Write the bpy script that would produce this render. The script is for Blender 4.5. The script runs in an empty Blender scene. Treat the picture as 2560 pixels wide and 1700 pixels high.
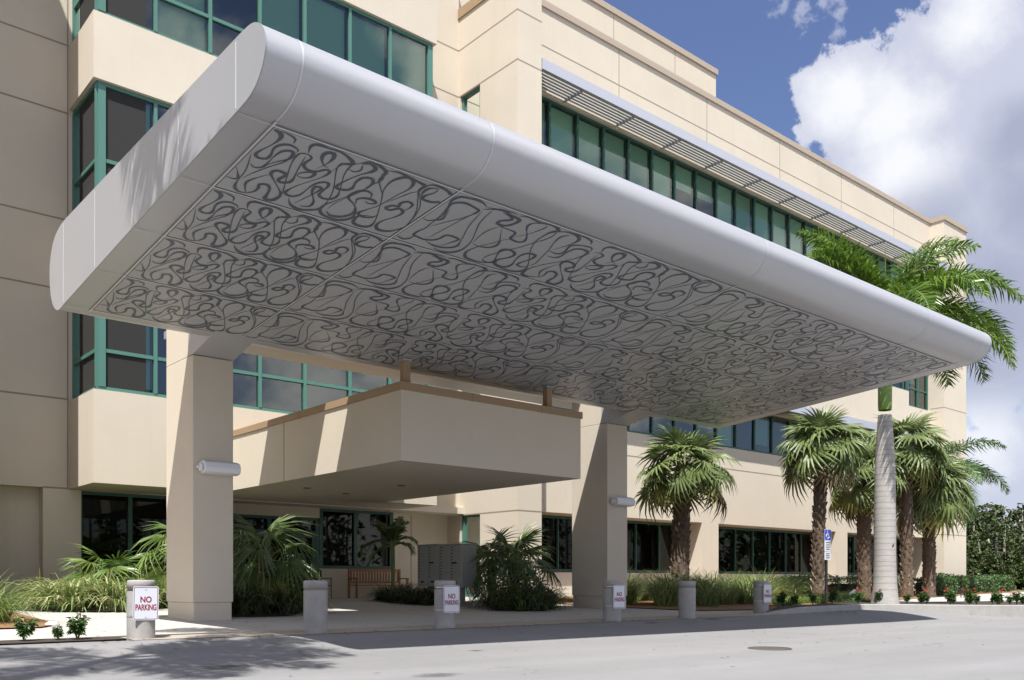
import bpy, bmesh, math, random
from mathutils import Vector, Matrix, noise as mnoise
R = math.radians
random.seed(7)
S = bpy.context.scene
COL = S.collection

# ------------------------------------------------------------------ camera
HEAD = 40.83
CAMZ = 0.76
FPX = 2280.0
cam = bpy.data.objects.new('camera', bpy.data.cameras.new('camera'))
COL.objects.link(cam)
cam.location = (0, 0, CAMZ)
cam.rotation_euler = (R(90), 0, R(-HEAD))
cam.data.sensor_width = 36.0
cam.data.lens = FPX / 2560.0 * 36.0
cam.data.shift_y = (1453 - 850) / 2560.0
cam.data.clip_start = 0.1
cam.data.clip_end = 2000
S.camera = cam
TH = R(HEAD)

def pix_dir(sx, sy):
    f = Vector((math.sin(TH), math.cos(TH), 0)); r = Vector((math.cos(TH), -math.sin(TH), 0))
    return (f + r * ((sx - 1280) / FPX) + Vector((0, 0, (1453 - sy) / FPX))).normalized()

# ------------------------------------------------------------------ sun, sky, exposure
SUN = Vector((-0.41, -0.37, 1.0)).normalized()      # direction towards the sun
elev = math.asin(SUN.z)
az = math.atan2(SUN.x, SUN.y)
sl = bpy.data.lights.new('sun', 'SUN'); sl.energy = 3.45; sl.angle = R(0.5); sl.color = (1.0, 0.965, 0.915)
so = bpy.data.objects.new('sun', sl); COL.objects.link(so)
so.rotation_euler = SUN.to_track_quat('Z', 'Y').to_euler(); so.location = (-20, -20, 60)
S.view_settings.view_transform = 'Standard'; S.view_settings.look = 'None'
S.view_settings.gamma = 1.0; S.view_settings.use_curve_mapping = False
S.view_settings.exposure = 1.24
S.render.film_transparent = False
try:
    S.cycles.use_denoising = True
    S.cycles.max_bounces = 10; S.cycles.diffuse_bounces = 6; S.cycles.transparent_max_bounces = 12
    S.cycles.caustics_reflective = False; S.cycles.caustics_refractive = False
    S.cycles.sample_clamp_indirect = 6.0
except Exception:
    pass

W = bpy.data.worlds.new('World'); S.world = W; W.use_nodes = True
def build_world():
    nt = W.node_tree; N = nt.nodes; L = nt.links; N.clear()
    def nd(t, **k):
        n = N.new(t)
        for a, b in k.items(): setattr(n, a, b)
        return n
    def math2(op, a, b=None, clamp=False):
        n = nd('ShaderNodeMath', operation=op); n.use_clamp = clamp
        for i, v in enumerate((a, b)):
            if v is None: continue
            if isinstance(v, (int, float)): n.inputs[i].default_value = v
            else: L.new(v, n.inputs[i])
        return n.outputs[0]
    def smooth(v, lo, hi):
        n = nd('ShaderNodeMapRange', interpolation_type='SMOOTHSTEP')
        L.new(v, n.inputs[0]); n.inputs[1].default_value = lo; n.inputs[2].default_value = hi
        return n.outputs[0]
    out = nd('ShaderNodeOutputWorld'); bg = nd('ShaderNodeBackground'); bg.inputs[1].default_value = 0.135
    sky = nd('ShaderNodeTexSky', sky_type='NISHITA'); sky.sun_disc = False
    sky.sun_elevation = elev; sky.sun_rotation = az; sky.air_density = 1.15; sky.dust_density = 0.6; sky.ozone_density = 2.2
    tc = nd('ShaderNodeTexCoord'); D = tc.outputs['Generated']
    def fbm(scale, detail, rough, off):
        mp = nd('ShaderNodeMapping'); mp.inputs['Location'].default_value = off
        L.new(D, mp.inputs[0])
        n = nd('ShaderNodeTexNoise'); n.inputs['Scale'].default_value = scale; n.inputs['Detail'].default_value = detail
        n.inputs['Roughness'].default_value = rough; L.new(mp.outputs[0], n.inputs['Vector'])
        return n.outputs['Fac']
    n1 = fbm(7.0, 9, 0.58, (3.1, 1.7, 0.4)); n2 = fbm(3.0, 6, 0.55, (0.3, 4.2, 2.1)); n3 = fbm(22.0, 8, 0.62, (1.3, 2.2, 5.1)); n4 = fbm(60.0, 6, 0.6, (2.3, 0.2, 1.1))
    def blob(sx, sy, r):
        d = nd('ShaderNodeVectorMath', operation='DISTANCE'); L.new(D, d.inputs[0]); d.inputs[1].default_value = pix_dir(sx, sy)
        c = (pix_dir(sx + 30, sy) - pix_dir(sx, sy)).length / 30.0
        return math2('SUBTRACT', 1.0, math2('DIVIDE', d.outputs[1], r * c * 1.1))
    cum = [(2150, 255, 165), (2240, 340, 240), (2350, 220, 230), (2490, 110, 270), (2480, 420, 330), (2190, 430, 150),
           (2590, 640, 330), (2360, 520, 230), (2260, 560, 170), (2480, 720, 230), (2700, 300, 400)]
    low = [(2440, 1010, 110), (2540, 1080, 160), (2440, 1190, 150), (2570, 960, 90), (2640, 1200, 260), (2400, 1120, 110)]
    wisp = [(1965, 5, 45), (2005, 18, 55), (2060, 8, 48), (2100, 30, 32), (2095, 80, 22)]
    def union(bl):
        m = None
        for b in bl:
            v = blob(*b); m = v if m is None else math2('MAXIMUM', m, v)
        return m
    mc = union(cum); ml = union(low); mw = union(wisp)
    nz = math2('ADD', math2('MULTIPLY', math2('SUBTRACT', n1, 0.5), 1.7), math2('ADD', math2('MULTIPLY', math2('SUBTRACT', n3, 0.5), 1.6), math2('MULTIPLY', math2('SUBTRACT', n4, 0.5), 0.6)))
    nf = math2('ADD', math2('MULTIPLY', math2('SUBTRACT', n4, 0.5), 0.35), math2('ADD', math2('MULTIPLY', math2('SUBTRACT', n3, 0.5), 0.9), math2('MULTIPLY', math2('SUBTRACT', n1, 0.5), 1.3)))
    dc = math2('ADD', mc, nf); dl = math2('ADD', math2('SUBTRACT', ml, 0.08), nz)
    nw = math2('ADD', math2('MULTIPLY', math2('SUBTRACT', n4, 0.5), 3.2), math2('MULTIPLY', math2('SUBTRACT', n3, 0.5), 1.6))
    a0 = math2('MULTIPLY', smooth(math2('ADD', math2('SUBTRACT', mw, 0.12), nw), 0.0, 0.7), 0.55)
    a1 = math2('MAXIMUM', smooth(dc, 0.02, 0.12), a0); a2 = math2('MULTIPLY', smooth(dl, 0.0, 0.45), 0.85)
    # unseen bright clouds behind the viewer, added for fill light and window reflections
    sep = nd('ShaderNodeSeparateXYZ'); L.new(D, sep.inputs[0])
    back = smooth(math2('MULTIPLY', sep.outputs[1], -1.0), -0.05, 0.25)
    a3 = math2('MULTIPLY', smooth(math2('ADD', n2, math2('MULTIPLY', math2('SUBTRACT', n1, 0.5), 0.5)), 0.46, 0.59), math2('MULTIPLY', back, 0.95))
    alpha = math2('MAXIMUM', math2('MAXIMUM', a1, a2), a3, clamp=True)
    # sunlit flank of the cumulus against its blue grey body
    lit = union([(2135, 250, 130), (2215, 290, 150), (2235, 410, 140), (2420, 60, 110), (2450, 1090, 120)])
    wf = smooth(math2('ADD', lit, math2('ADD', math2('MULTIPLY', math2('SUBTRACT', n3, 0.5), 1.3), math2('MULTIPLY', math2('SUBTRACT', n1, 0.5), 2.0))), -0.35, 0.85)
    cr = nd('ShaderNodeMix', data_type='RGBA'); L.new(wf, cr.inputs[0])
    cr.inputs[6].default_value = (1.95, 2.05, 2.5, 1); cr.inputs[7].default_value = (3.0, 3.05, 3.2, 1)
    dk = union([(2480, 760, 330), (2330, 640, 220), (2600, 520, 260), (2560, 330, 150)])
    dks = smooth(math2('ADD', dk, math2('ADD', math2('MULTIPLY', math2('SUBTRACT', n1, 0.5), 1.6), math2('MULTIPLY', math2('SUBTRACT', n3, 0.5), 0.5))), -0.05, 0.9)
    dm = nd('ShaderNodeMix', data_type='RGBA'); L.new(math2('MULTIPLY', dks, 0.8), dm.inputs[0]); L.new(cr.outputs[2], dm.inputs[6]); dm.inputs[7].default_value = (1.15, 1.28, 1.75, 1)
    hs = nd('ShaderNodeMix', data_type='RGBA', blend_type='MULTIPLY'); hs.inputs[0].default_value = 1.0
    L.new(sky.outputs[0], hs.inputs[6]); hs.inputs[7].default_value = (0.365, 0.345, 0.415, 1)
    mx = nd('ShaderNodeMix', data_type='RGBA'); L.new(alpha, mx.inputs[0]); L.new(hs.outputs[2], mx.inputs[6]); L.new(dm.outputs[2], mx.inputs[7])
    fill_deck = nd('ShaderNodeMix', data_type='RGBA'); L.new(math2('MULTIPLY', a3, 0.8), fill_deck.inputs[0]); L.new(mx.outputs[2], fill_deck.inputs[6]); fill_deck.inputs[7].default_value = (6.0, 5.75, 5.5, 1)  # extra brightness on the unseen clouds lifts the shaded sides
    L.new(fill_deck.outputs[2], bg.inputs[0]); L.new(bg.outputs[0], out.inputs[0])
build_world()

# ------------------------------------------------------------------ materials
def mat(name, base, rough=0.6, metal=0.0, var=0.0, vscale=2.0, bump=0.0, bscale=40.0, spec=0.5, dark=None, stretch=(1, 1, 1), emis=None):
    m = bpy.data.materials.new(name); m.use_nodes = True
    nt = m.node_tree; N = nt.nodes; L = nt.links; p = N['Principled BSDF']
    p.inputs['Base Color'].default_value = (*base, 1); p.inputs['Roughness'].default_value = rough
    p.inputs['Metallic'].default_value = metal; p.inputs['Specular IOR Level'].default_value = spec
    if var > 0 or bump > 0:
        tc = N.new('ShaderNodeTexCoord'); mp = N.new('ShaderNodeMapping'); mp.inputs['Scale'].default_value = stretch
        L.new(tc.outputs['Object'], mp.inputs[0])
    if var > 0:
        n = N.new('ShaderNodeTexNoise'); n.inputs['Scale'].default_value = vscale; n.inputs['Detail'].default_value = 6; n.inputs['Roughness'].default_value = 0.65
        L.new(mp.outputs[0], n.inputs['Vector'])
        r = N.new('ShaderNodeMapRange'); r.inputs[1].default_value = 0.3; r.inputs[2].default_value = 0.7; L.new(n.outputs['Fac'], r.inputs[0])
        mx = N.new('ShaderNodeMix'); mx.data_type = 'RGBA'; L.new(r.outputs[0], mx.inputs[0])
        d = dark or tuple(c * (1 - var) for c in base)
        mx.inputs[6].default_value = (*d, 1); mx.inputs[7].default_value = (*[min(1, c * (1 + var * 0.4)) for c in base], 1)
        L.new(mx.outputs[2], p.inputs['Base Color'])
    if bump > 0:
        b = N.new('ShaderNodeBump'); b.inputs['Strength'].default_value = bump; b.inputs['Distance'].default_value = 0.02
        n2 = N.new('ShaderNodeTexNoise'); n2.inputs['Scale'].default_value = bscale; n2.inputs['Detail'].default_value = 4
        L.new(mp.outputs[0], n2.inputs['Vector']); L.new(n2.outputs['Fac'], b.inputs['Height']); L.new(b.outputs[0], p.inputs['Normal'])
    return m

def leaf_mat(name, c1, c2, rough=0.42, trans=0.25, vscale=1.3):
    m = bpy.data.materials.new(name); m.use_nodes = True
    nt = m.node_tree; N = nt.nodes; L = nt.links; p = N['Principled BSDF']; o = N['Material Output']
    tc = N.new('ShaderNodeTexCoord'); n = N.new('ShaderNodeTexNoise'); n.inputs['Scale'].default_value = vscale; n.inputs['Detail'].default_value = 3
    L.new(tc.outputs['Object'], n.inputs['Vector'])
    r = N.new('ShaderNodeMapRange'); r.inputs[1].default_value = 0.35; r.inputs[2].default_value = 0.65; L.new(n.outputs['Fac'], r.inputs[0])
    mx = N.new('ShaderNodeMix'); mx.data_type = 'RGBA'; L.new(r.outputs[0], mx.inputs[0])
    mx.inputs[6].default_value = (*c1, 1); mx.inputs[7].default_value = (*c2, 1)
    L.new(mx.outputs[2], p.inputs['Base Color']); p.inputs['Roughness'].default_value = rough
    t = N.new('ShaderNodeBsdfTranslucent'); L.new(mx.outputs[2], t.inputs[0])
    ms = N.new('ShaderNodeMixShader'); ms.inputs[0].default_value = trans
    L.new(p.outputs[0], ms.inputs[1]); L.new(t.outputs[0], ms.inputs[2]); L.new(ms.outputs[0], o.inputs[0])
    return m

def glass_mat(name, tint, refl, ior=1.5, rough=0.015):
    m = bpy.data.materials.new(name); m.use_nodes = True
    nt = m.node_tree; N = nt.nodes; L = nt.links; o = N['Material Output']; N.remove(N['Principled BSDF'])
    t = N.new('ShaderNodeBsdfTransparent'); t.inputs[0].default_value = (*tint, 1)
    g = N.new('ShaderNodeBsdfGlossy'); g.inputs['Roughness'].default_value = rough; g.inputs[0].default_value = (0.93, 1.0, 0.97, 1)
    f = N.new('ShaderNodeFresnel'); f.inputs[0].default_value = ior
    a = N.new('ShaderNodeMath'); a.operation = 'ADD'; a.use_clamp = True; L.new(f.outputs[0], a.inputs[0]); a.inputs[1].default_value = refl
    ms = N.new('ShaderNodeMixShader'); L.new(a.outputs[0], ms.inputs[0]); L.new(t.outputs[0], ms.inputs[1]); L.new(g.outputs[0], ms.inputs[2])
    L.new(ms.outputs[0], o.inputs[0])
    return m

M = {}
def stucco_mat():
    m = bpy.data.materials.new('stucco'); m.use_nodes = True
    nt = m.node_tree; N = nt.nodes; L = nt.links; p = N['Principled BSDF']; p.inputs['Roughness'].default_value = 0.9; p.inputs['Specular IOR Level'].default_value = 0.2
    tc = N.new('ShaderNodeTexCoord'); O = tc.outputs['Object']
    def nz(scale, st=(1, 1, 1), d=5, r=0.6):
        mp = N.new('ShaderNodeMapping'); mp.inputs['Scale'].default_value = st; L.new(O, mp.inputs[0])
        n = N.new('ShaderNodeTexNoise'); n.inputs['Scale'].default_value = scale; n.inputs['Detail'].default_value = d; n.inputs['Roughness'].default_value = r
        L.new(mp.outputs[0], n.inputs['Vector']); return n.outputs['Fac']
    def mm(op, a, b):
        n = N.new('ShaderNodeMath'); n.operation = op
        for i, v in enumerate((a, b)):
            if isinstance(v, (int, float)): n.inputs[i].default_value = v
            else: L.new(v, n.inputs[i])
        return n.outputs[0]
    f = mm('ADD', mm('MULTIPLY', mm('SUBTRACT', nz(0.45), 0.5), 0.16), mm('MULTIPLY', mm('SUBTRACT', nz(45, d=3), 0.5), 0.14))
    st = N.new('ShaderNodeMapRange'); st.inputs[1].default_value = 0.55; st.inputs[2].default_value = 0.85; st.inputs[3].default_value = 0.0; st.inputs[4].default_value = 0.055
    L.new(nz(1.0, (3.2, 3.2, 0.16), 6, 0.65), st.inputs[0]); f = mm('SUBTRACT', f, st.outputs[0]); f = mm('ADD', f, 1.0)
    mx = N.new('ShaderNodeMix'); mx.data_type = 'RGBA'; mx.blend_type = 'MULTIPLY'; mx.inputs[0].default_value = 1.0
    mx.inputs[6].default_value = (0.595, 0.535, 0.440, 1); L.new(f, mx.inputs[7]); L.new(mx.outputs[2], p.inputs['Base Color'])
    b = N.new('ShaderNodeBump'); b.inputs['Strength'].default_value = 0.35; b.inputs['Distance'].default_value = 0.012
    L.new(nz(70, d=4), b.inputs['Height']); L.new(b.outputs[0], p.inputs['Normal'])
    return m
M['stucco'] = stucco_mat()
M['stucco_shadow_line'] = mat('joint_sealant', (0.30, 0.245, 0.19), 0.9)  # dark beige for wall joints and bollard grooves
M['coping'] = mat('coping_metal', (0.34, 0.235, 0.14), 0.55, var=0.06, vscale=0.8)
M['coping_pale'] = mat('coping_pale', (0.40, 0.33, 0.26), 0.6)
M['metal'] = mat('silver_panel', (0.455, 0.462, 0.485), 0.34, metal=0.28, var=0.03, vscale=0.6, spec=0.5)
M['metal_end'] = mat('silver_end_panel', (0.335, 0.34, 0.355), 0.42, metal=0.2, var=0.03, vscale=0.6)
M['soffit'] = mat('soffit_panel_metal', (0.40, 0.412, 0.43), 0.34, metal=0.1, var=0.03, vscale=0.7, spec=0.3)
M['scroll'] = mat('slate_scroll_paint', (0.100, 0.118, 0.145), 0.38, metal=0.15)
M['strip'] = mat('bright_joint_strip', (0.56, 0.565, 0.58), 0.4, metal=0.1)
M['teal'] = mat('teal_window_frame', (0.075, 0.19, 0.155), 0.45, var=0.05, vscale=1.0)
M['teal_dark'] = mat('dark_teal_frame', (0.03, 0.095, 0.076), 0.45)  # frame teal darkened for windows that stand in shade
M['glass'] = glass_mat('green_glass', (0.50, 0.74, 0.62), 0.085)
M['glass_wing'] = glass_mat('wing_glass', (0.60, 0.86, 0.73), 0.05)
M['glass_dark'] = glass_mat('grey_glass', (0.20, 0.27, 0.24), 0.0, ior=1.36)
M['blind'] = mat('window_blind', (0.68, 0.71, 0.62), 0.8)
M['blind_dark'] = mat('window_blind_shaded', (0.46, 0.52, 0.45), 0.8, var=0.08, vscale=0.7)  # darker tone, dealt to single blinds at random
M['interior'] = mat('dark_interior', (0.02, 0.021, 0.02), 0.9)
M['shade_metal'] = mat('sunshade_metal', (0.52, 0.54, 0.60), 0.4, metal=0.4)
M['louver'] = mat('louver_blade', (0.36, 0.37, 0.39), 0.5, metal=0.1)
M['concrete'] = mat('bollard_concrete', (0.36, 0.345, 0.325), 0.85, var=0.16, vscale=5, bump=0.3, bscale=90)
M['kerbm'] = mat('kerb_concrete', (0.335, 0.325, 0.305), 0.9, var=0.15, vscale=3, bump=0.3, bscale=60)
M['white'] = mat('white_enamel', (0.74, 0.75, 0.77), 0.35)
M['lens'] = mat('frosted_lens', (0.62, 0.63, 0.66), 0.25)
M['signred'] = mat('dark_red_lettering', (0.27, 0.018, 0.045), 0.5)
M['signwhite'] = mat('sign_sheet', (0.66, 0.69, 0.74), 0.35)
M['signblue'] = mat('sign_blue', (0.02, 0.07, 0.52), 0.35)
M['steel'] = mat('galvanised_band', (0.6, 0.6, 0.6), 0.35, metal=0.9)
M['black'] = mat('black_paint', (0.018, 0.018, 0.018), 0.4)
M['mailgrey'] = mat('mailbox_paint', (0.40, 0.40, 0.375), 0.5, metal=0.2, var=0.06, vscale=4)
M['maildoor'] = mat('mailbox_door', (0.46, 0.455, 0.425), 0.45, metal=0.2)
M['maillabel'] = mat('mailbox_number_plate', (0.13, 0.125, 0.115), 0.5)
M['wood'] = mat('teak_slats', (0.30, 0.135, 0.06), 0.6, var=0.3, vscale=4, stretch=(1, 6, 6))
M['bark'] = mat('palm_boots', (0.125, 0.088, 0.06), 0.95, var=0.55, vscale=9, bump=0.8, bscale=25)
M['bark_pale'] = mat('palm_base_fibre', (0.30, 0.24, 0.18), 0.95, var=0.4, vscale=10, bump=0.6, bscale=30)
M['royal'] = mat('royal_trunk', (0.39, 0.375, 0.35), 0.9, var=0.16, vscale=3.5, bump=0.3, bscale=30, stretch=(1, 1, 3))
M['royal_ring'] = mat('trunk_ring_scar', (0.27, 0.25, 0.22), 0.9)
M['crownshaft'] = mat('crownshaft', (0.17, 0.27, 0.045), 0.35, var=0.3, vscale=4, stretch=(3, 3, 1))
M['fan'] = leaf_mat('fan_palm_leaf', (0.090, 0.128, 0.036), (0.20, 0.255, 0.090), 0.46, 0.22)
M['fan_old'] = leaf_mat('old_fan_leaf', (0.15, 0.17, 0.04), (0.27, 0.25, 0.07), 0.5, 0.25)
M['fan_dead'] = leaf_mat('dead_fan_leaf', (0.10, 0.065, 0.035), (0.20, 0.14, 0.08), 0.8, 0.1)
M['feather'] = leaf_mat('feather_palm_leaf', (0.065, 0.13, 0.016), (0.15, 0.245, 0.03), 0.33, 0.28)
M['feather_dark'] = leaf_mat('dark_feather_leaf', (0.035, 0.085, 0.02), (0.075, 0.15, 0.03), 0.4, 0.22)
M['petiole'] = mat('leaf_stalk', (0.16, 0.20, 0.06), 0.5)
M['shrubpalm'] = leaf_mat('shrub_palm_leaf', (0.042, 0.080, 0.022), (0.115, 0.165, 0.048), 0.38, 0.2)  # leaf green darkened for the palms standing in shade
M['shrubpalm_pale'] = leaf_mat('pale_shrub_palm_leaf', (0.085, 0.155, 0.03), (0.23, 0.31, 0.085), 0.34, 0.25)
M['grass'] = leaf_mat('strap_grass', (0.10, 0.165, 0.035), (0.21, 0.29, 0.085), 0.5, 0.25)
M['grass_pale'] = leaf_mat('variegated_strap', (0.30, 0.33, 0.13), (0.46, 0.47, 0.24), 0.5, 0.25)
M['grass_dark'] = leaf_mat('dark_strap', (0.026, 0.038, 0.016), (0.062, 0.078, 0.032), 0.5, 0.2)  # dark strap leaf, darkened further for clumps in shade
M['hedge'] = leaf_mat('hedge_leaf', (0.022, 0.055, 0.012), (0.075, 0.135, 0.03), 0.4, 0.2, 3.0)
M['hedge_core'] = mat('hedge_twigs', (0.018, 0.022, 0.010), 0.95)  # near-black filler inside the hedges
M['pentas'] = leaf_mat('flower_leaf', (0.04, 0.10, 0.025), (0.11, 0.21, 0.05), 0.45, 0.25, 6.0)
M['red'] = mat('red_petals', (0.48, 0.045, 0.035), 0.6)
M['pine'] = leaf_mat('pine_needles', (0.045, 0.062, 0.020), (0.125, 0.145, 0.045), 0.6, 0.2, 0.35)
M['pinebark'] = mat('pine_bark', (0.33, 0.30, 0.26), 0.95, var=0.3, vscale=3)
M['straw'] = mat('pine_straw', (0.31, 0.165, 0.075), 0.95, var=0.7, vscale=22, bump=1.0, bscale=50)
M['soil'] = mat('dark_soil', (0.055, 0.042, 0.034), 0.95, var=0.45, vscale=12, bump=0.8, bscale=40)
M['lawn'] = mat('lawn', (0.10, 0.14, 0.045), 0.95, var=0.4, vscale=2, bump=0.6, bscale=30)
M['iron'] = mat('cast_iron', (0.09, 0.075, 0.06), 0.7, var=0.3, vscale=20)

def pave_mat(name, base, rough, joints=None, stains=(), vary=0.10, grain=0.12, cracks=False):
    m = bpy.data.materials.new(name); m.use_nodes = True
    nt = m.node_tree; N = nt.nodes; L = nt.links; p = N['Principled BSDF']; p.inputs['Roughness'].default_value = rough
    p.inputs['Specular IOR Level'].default_value = 0.25
    tc = N.new('ShaderNodeTexCoord'); O = tc.outputs['Object']
    def nz(s, d=6, r=0.6):
        n = N.new('ShaderNodeTexNoise'); n.inputs['Scale'].default_value = s; n.inputs['Detail'].default_value = d; n.inputs['Roughness'].default_value = r
        L.new(O, n.inputs['Vector']); return n.outputs['Fac']
    def mm(op, a, b):
        n = N.new('ShaderNodeMath'); n.operation = op
        for i, v in enumerate((a, b)):
            if isinstance(v, (int, float)): n.inputs[i].default_value = v
            else: L.new(v, n.inputs[i])
        return n.outputs[0]
    f = mm('ADD', mm('MULTIPLY', mm('SUBTRACT', nz(0.35), 0.5), vary * 2.2), mm('ADD', mm('MULTIPLY', mm('SUBTRACT', nz(110, 2), 0.5), grain * 3.0), mm('MULTIPLY', mm('SUBTRACT', nz(3.0, 8, 0.7), 0.5), vary * 1.6)))
    f = mm('ADD', f, 1.0)
    if cracks:
        vo = N.new('ShaderNodeTexVoronoi'); vo.feature = 'DISTANCE_TO_EDGE'; vo.inputs['Scale'].default_value = 0.22
        wv = N.new('ShaderNodeTexNoise'); wv.inputs['Scale'].default_value = 1.4; wv.inputs['Detail'].default_value = 6; L.new(O, wv.inputs['Vector'])
        av = N.new('ShaderNodeVectorMath'); av.operation = 'MULTIPLY_ADD'; L.new(wv.outputs['Color'], av.inputs[0]); av.inputs[1].default_value = (1.3, 1.3, 0); L.new(O, av.inputs[2]); L.new(av.outputs[0], vo.inputs['Vector'])
        g = N.new('ShaderNodeMapRange'); g.inputs[1].default_value = 0.0; g.inputs[2].default_value = 0.004; g.inputs[3].default_value = 0.72; g.inputs[4].default_value = 1.0; L.new(vo.outputs['Distance'], g.inputs[0])
        f = mm('MULTIPLY', f, mm('MAXIMUM', g.outputs[0], mm('MULTIPLY', mm('GREATER_THAN', nz(0.6), 0.5), 1.0)))
        st_ = N.new('ShaderNodeMapping'); st_.inputs['Scale'].default_value = (0.12, 1.1, 1); st_.inputs['Rotation'].default_value = (0, 0, 0.12); L.new(O, st_.inputs[0])
        ln_ = N.new('ShaderNodeTexNoise'); ln_.inputs['Scale'].default_value = 1.0; ln_.inputs['Detail'].default_value = 5; L.new(st_.outputs[0], ln_.inputs['Vector'])
        f = mm('MULTIPLY', f, mm('ADD', 0.80, mm('MULTIPLY', ln_.outputs['Fac'], 0.40)))
        sp_ = mm('GREATER_THAN', nz(7.5, 3, 0.5), 0.735); f = mm('MULTIPLY', f, mm('SUBTRACT', 1.0, mm('MULTIPLY', sp_, 0.28)))
    for (x, y, rx, ry, k) in stains:
        mp = N.new('ShaderNodeMapping'); mp.vector_type = 'TEXTURE'; mp.inputs['Location'].default_value = (x, y, 0); mp.inputs['Scale'].default_value = (rx, ry, 50)
        L.new(O, mp.inputs[0]); ln = N.new('ShaderNodeVectorMath'); ln.operation = 'LENGTH'; L.new(mp.outputs[0], ln.inputs[0])
        d = mm('ADD', ln.outputs[1], mm('MULTIPLY', mm('SUBTRACT', nz(9, 6, 0.7), 0.5), 1.6))
        r = N.new('ShaderNodeMapRange'); r.interpolation_type = 'SMOOTHSTEP'; r.inputs[1].default_value = 0.3; r.inputs[2].default_value = 1.1
        r.inputs[3].default_value = 1.0 - k; r.inputs[4].default_value = 1.0; L.new(d, r.inputs[0]); f = mm('MULTIPLY', f, r.outputs[0])
    if joints:
        sp = N.new('ShaderNodeSeparateXYZ'); L.new(O, sp.inputs[0])
        for ax, per, off in joints:
            a = mm('ABSOLUTE', mm('SUBTRACT', mm('FRACT', mm('DIVIDE', mm('ADD', sp.outputs[ax], off), per), 0.0), 0.5), 0.0)
            g = mm('GREATER_THAN', a, 0.5 - 0.009 / per); f = mm('MULTIPLY', f, mm('SUBTRACT', 1.0, mm('MULTIPLY', g, 0.6)))
    mx = N.new('ShaderNodeMix'); mx.data_type = 'RGBA'; mx.blend_type = 'MULTIPLY'; mx.inputs[0].default_value = 1.0
    mx.inputs[6].default_value = (*base, 1); L.new(f, mx.inputs[7]); L.new(mx.outputs[2], p.inputs['Base Color'])
    b = N.new('ShaderNodeBump'); b.inputs['Strength'].default_value = 0.25; b.inputs['Distance'].default_value = 0.01
    L.new(nz(160, 3), b.inputs['Height']); L.new(b.outputs[0], p.inputs['Normal'])
    return m
M['asphalt'] = pave_mat('worn_asphalt', (0.225, 0.223, 0.222), 0.9, cracks=True, stains=[(4.39, 10.08, 0.42, 0.3, 0.55), (5.88, 8.05, 0.35, 0.22, 0.5), (8.23, 10.32, 0.14, 0.10, 0.7), (16.5, 12.35, 0.35, 0.16, 0.7), (14.3, 12.2, 0.25, 0.12, 0.6), (13.6, 9.0, 0.5, 0.12, 0.2)])
M['walk'] = pave_mat('sidewalk_concrete', (0.45, 0.43, 0.39), 0.85, joints=[(0, 2.4, 0.35), (1, 2.4, 0.65)], vary=0.08, grain=0.06)
M['band'] = pave_mat('kerb_band_concrete', (0.37, 0.325, 0.265), 0.85, joints=[(0, 2.4, 0.35)], vary=0.12, grain=0.08)

# ------------------------------------------------------------------ mesh helpers
class MB:
    def __init__(s): s.v = []; s.f = []; s.m = []; s.s = []
    def face(s, pts, mi=0, sm=False):
        n = len(s.v); s.v += [tuple(p) for p in pts]; s.f.append(tuple(range(n, n + len(pts)))); s.m.append(mi); s.s.append(sm)
    def idx(s, verts, faces, mi=0, sm=False):
        n = len(s.v); s.v += [tuple(p) for p in verts]
        for f in faces: s.f.append(tuple(n + i for i in f)); s.m.append(mi); s.s.append(sm)
    def box(s, x0, x1, y0, y1, z0, z1, mi=0):
        v = [(x0, y0, z0), (x1, y0, z0), (x1, y1, z0), (x0, y1, z0), (x0, y0, z1), (x1, y0, z1), (x1, y1, z1), (x0, y1, z1)]
        s.idx(v, [(3, 2, 1, 0), (4, 5, 6, 7), (0, 1, 5, 4), (1, 2, 6, 5), (2, 3, 7, 6), (3, 0, 4, 7)], mi)
    def tube(s, pts, rad, n=8, mi=0, sm=True, cap=True):
        pts = [Vector(p) for p in pts]
        if isinstance(rad, (int, float)): rad = [rad] * len(pts)
        vs = []; fs = []
        for i, p in enumerate(pts):
            t = (pts[min(i + 1, len(pts) - 1)] - pts[max(i - 1, 0)]).normalized()
            a = t.orthogonal().normalized() if i == 0 else (pa - t * pa.dot(t)).normalized()
            pa = a; b = t.cross(a)
            for k in range(n):
                q = 2 * math.pi * k / n; vs.append(p + (a * math.cos(q) + b * math.sin(q)) * rad[i])
        for i in range(len(pts) - 1):
            for k in range(n):
                fs.append((i * n + k, i * n + (k + 1) % n, (i + 1) * n + (k + 1) % n, (i + 1) * n + k))
        s.idx(vs, fs, mi, sm)
        if cap: s.face(vs[:n][::-1], mi); s.face(vs[-n:], mi)
    def extrude_x(s, prof, x0, x1, mi=0, sm=False, cap=True, closed=True):
        n = len(prof); vs = [(x0, y, z) for y, z in prof] + [(x1, y, z) for y, z in prof]
        fs = [(i, (i + 1) % n, n + (i + 1) % n, n + i) for i in range(n if closed else n - 1)]
        s.idx(vs, fs, mi, sm)
        if cap: s.face(vs[:n][::-1], mi); s.face(vs[n:], mi)
    def build(s, name, mats, parent=None, org=(0, 0, 0)):
        me = bpy.data.meshes.new(name); o = Vector(org)
        me.from_pydata([tuple(Vector(p) - o) for p in s.v], [], s.f)
        for m in (mats if isinstance(mats, (list, tuple)) else [mats]): me.materials.append(m)
        me.polygons.foreach_set('material_index', s.m); me.polygons.foreach_set('use_smooth', s.s)
        me.update()
        ob = bpy.data.objects.new(name, me); COL.objects.link(ob)
        if parent is not None: ob.parent = parent
        else: ob.location = o
        return ob

def fix_normals(ob):
    bm = bmesh.new(); bm.from_mesh(ob.data); bmesh.ops.recalc_face_normals(bm, faces=bm.faces); bm.to_mesh(ob.data); bm.free()

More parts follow.
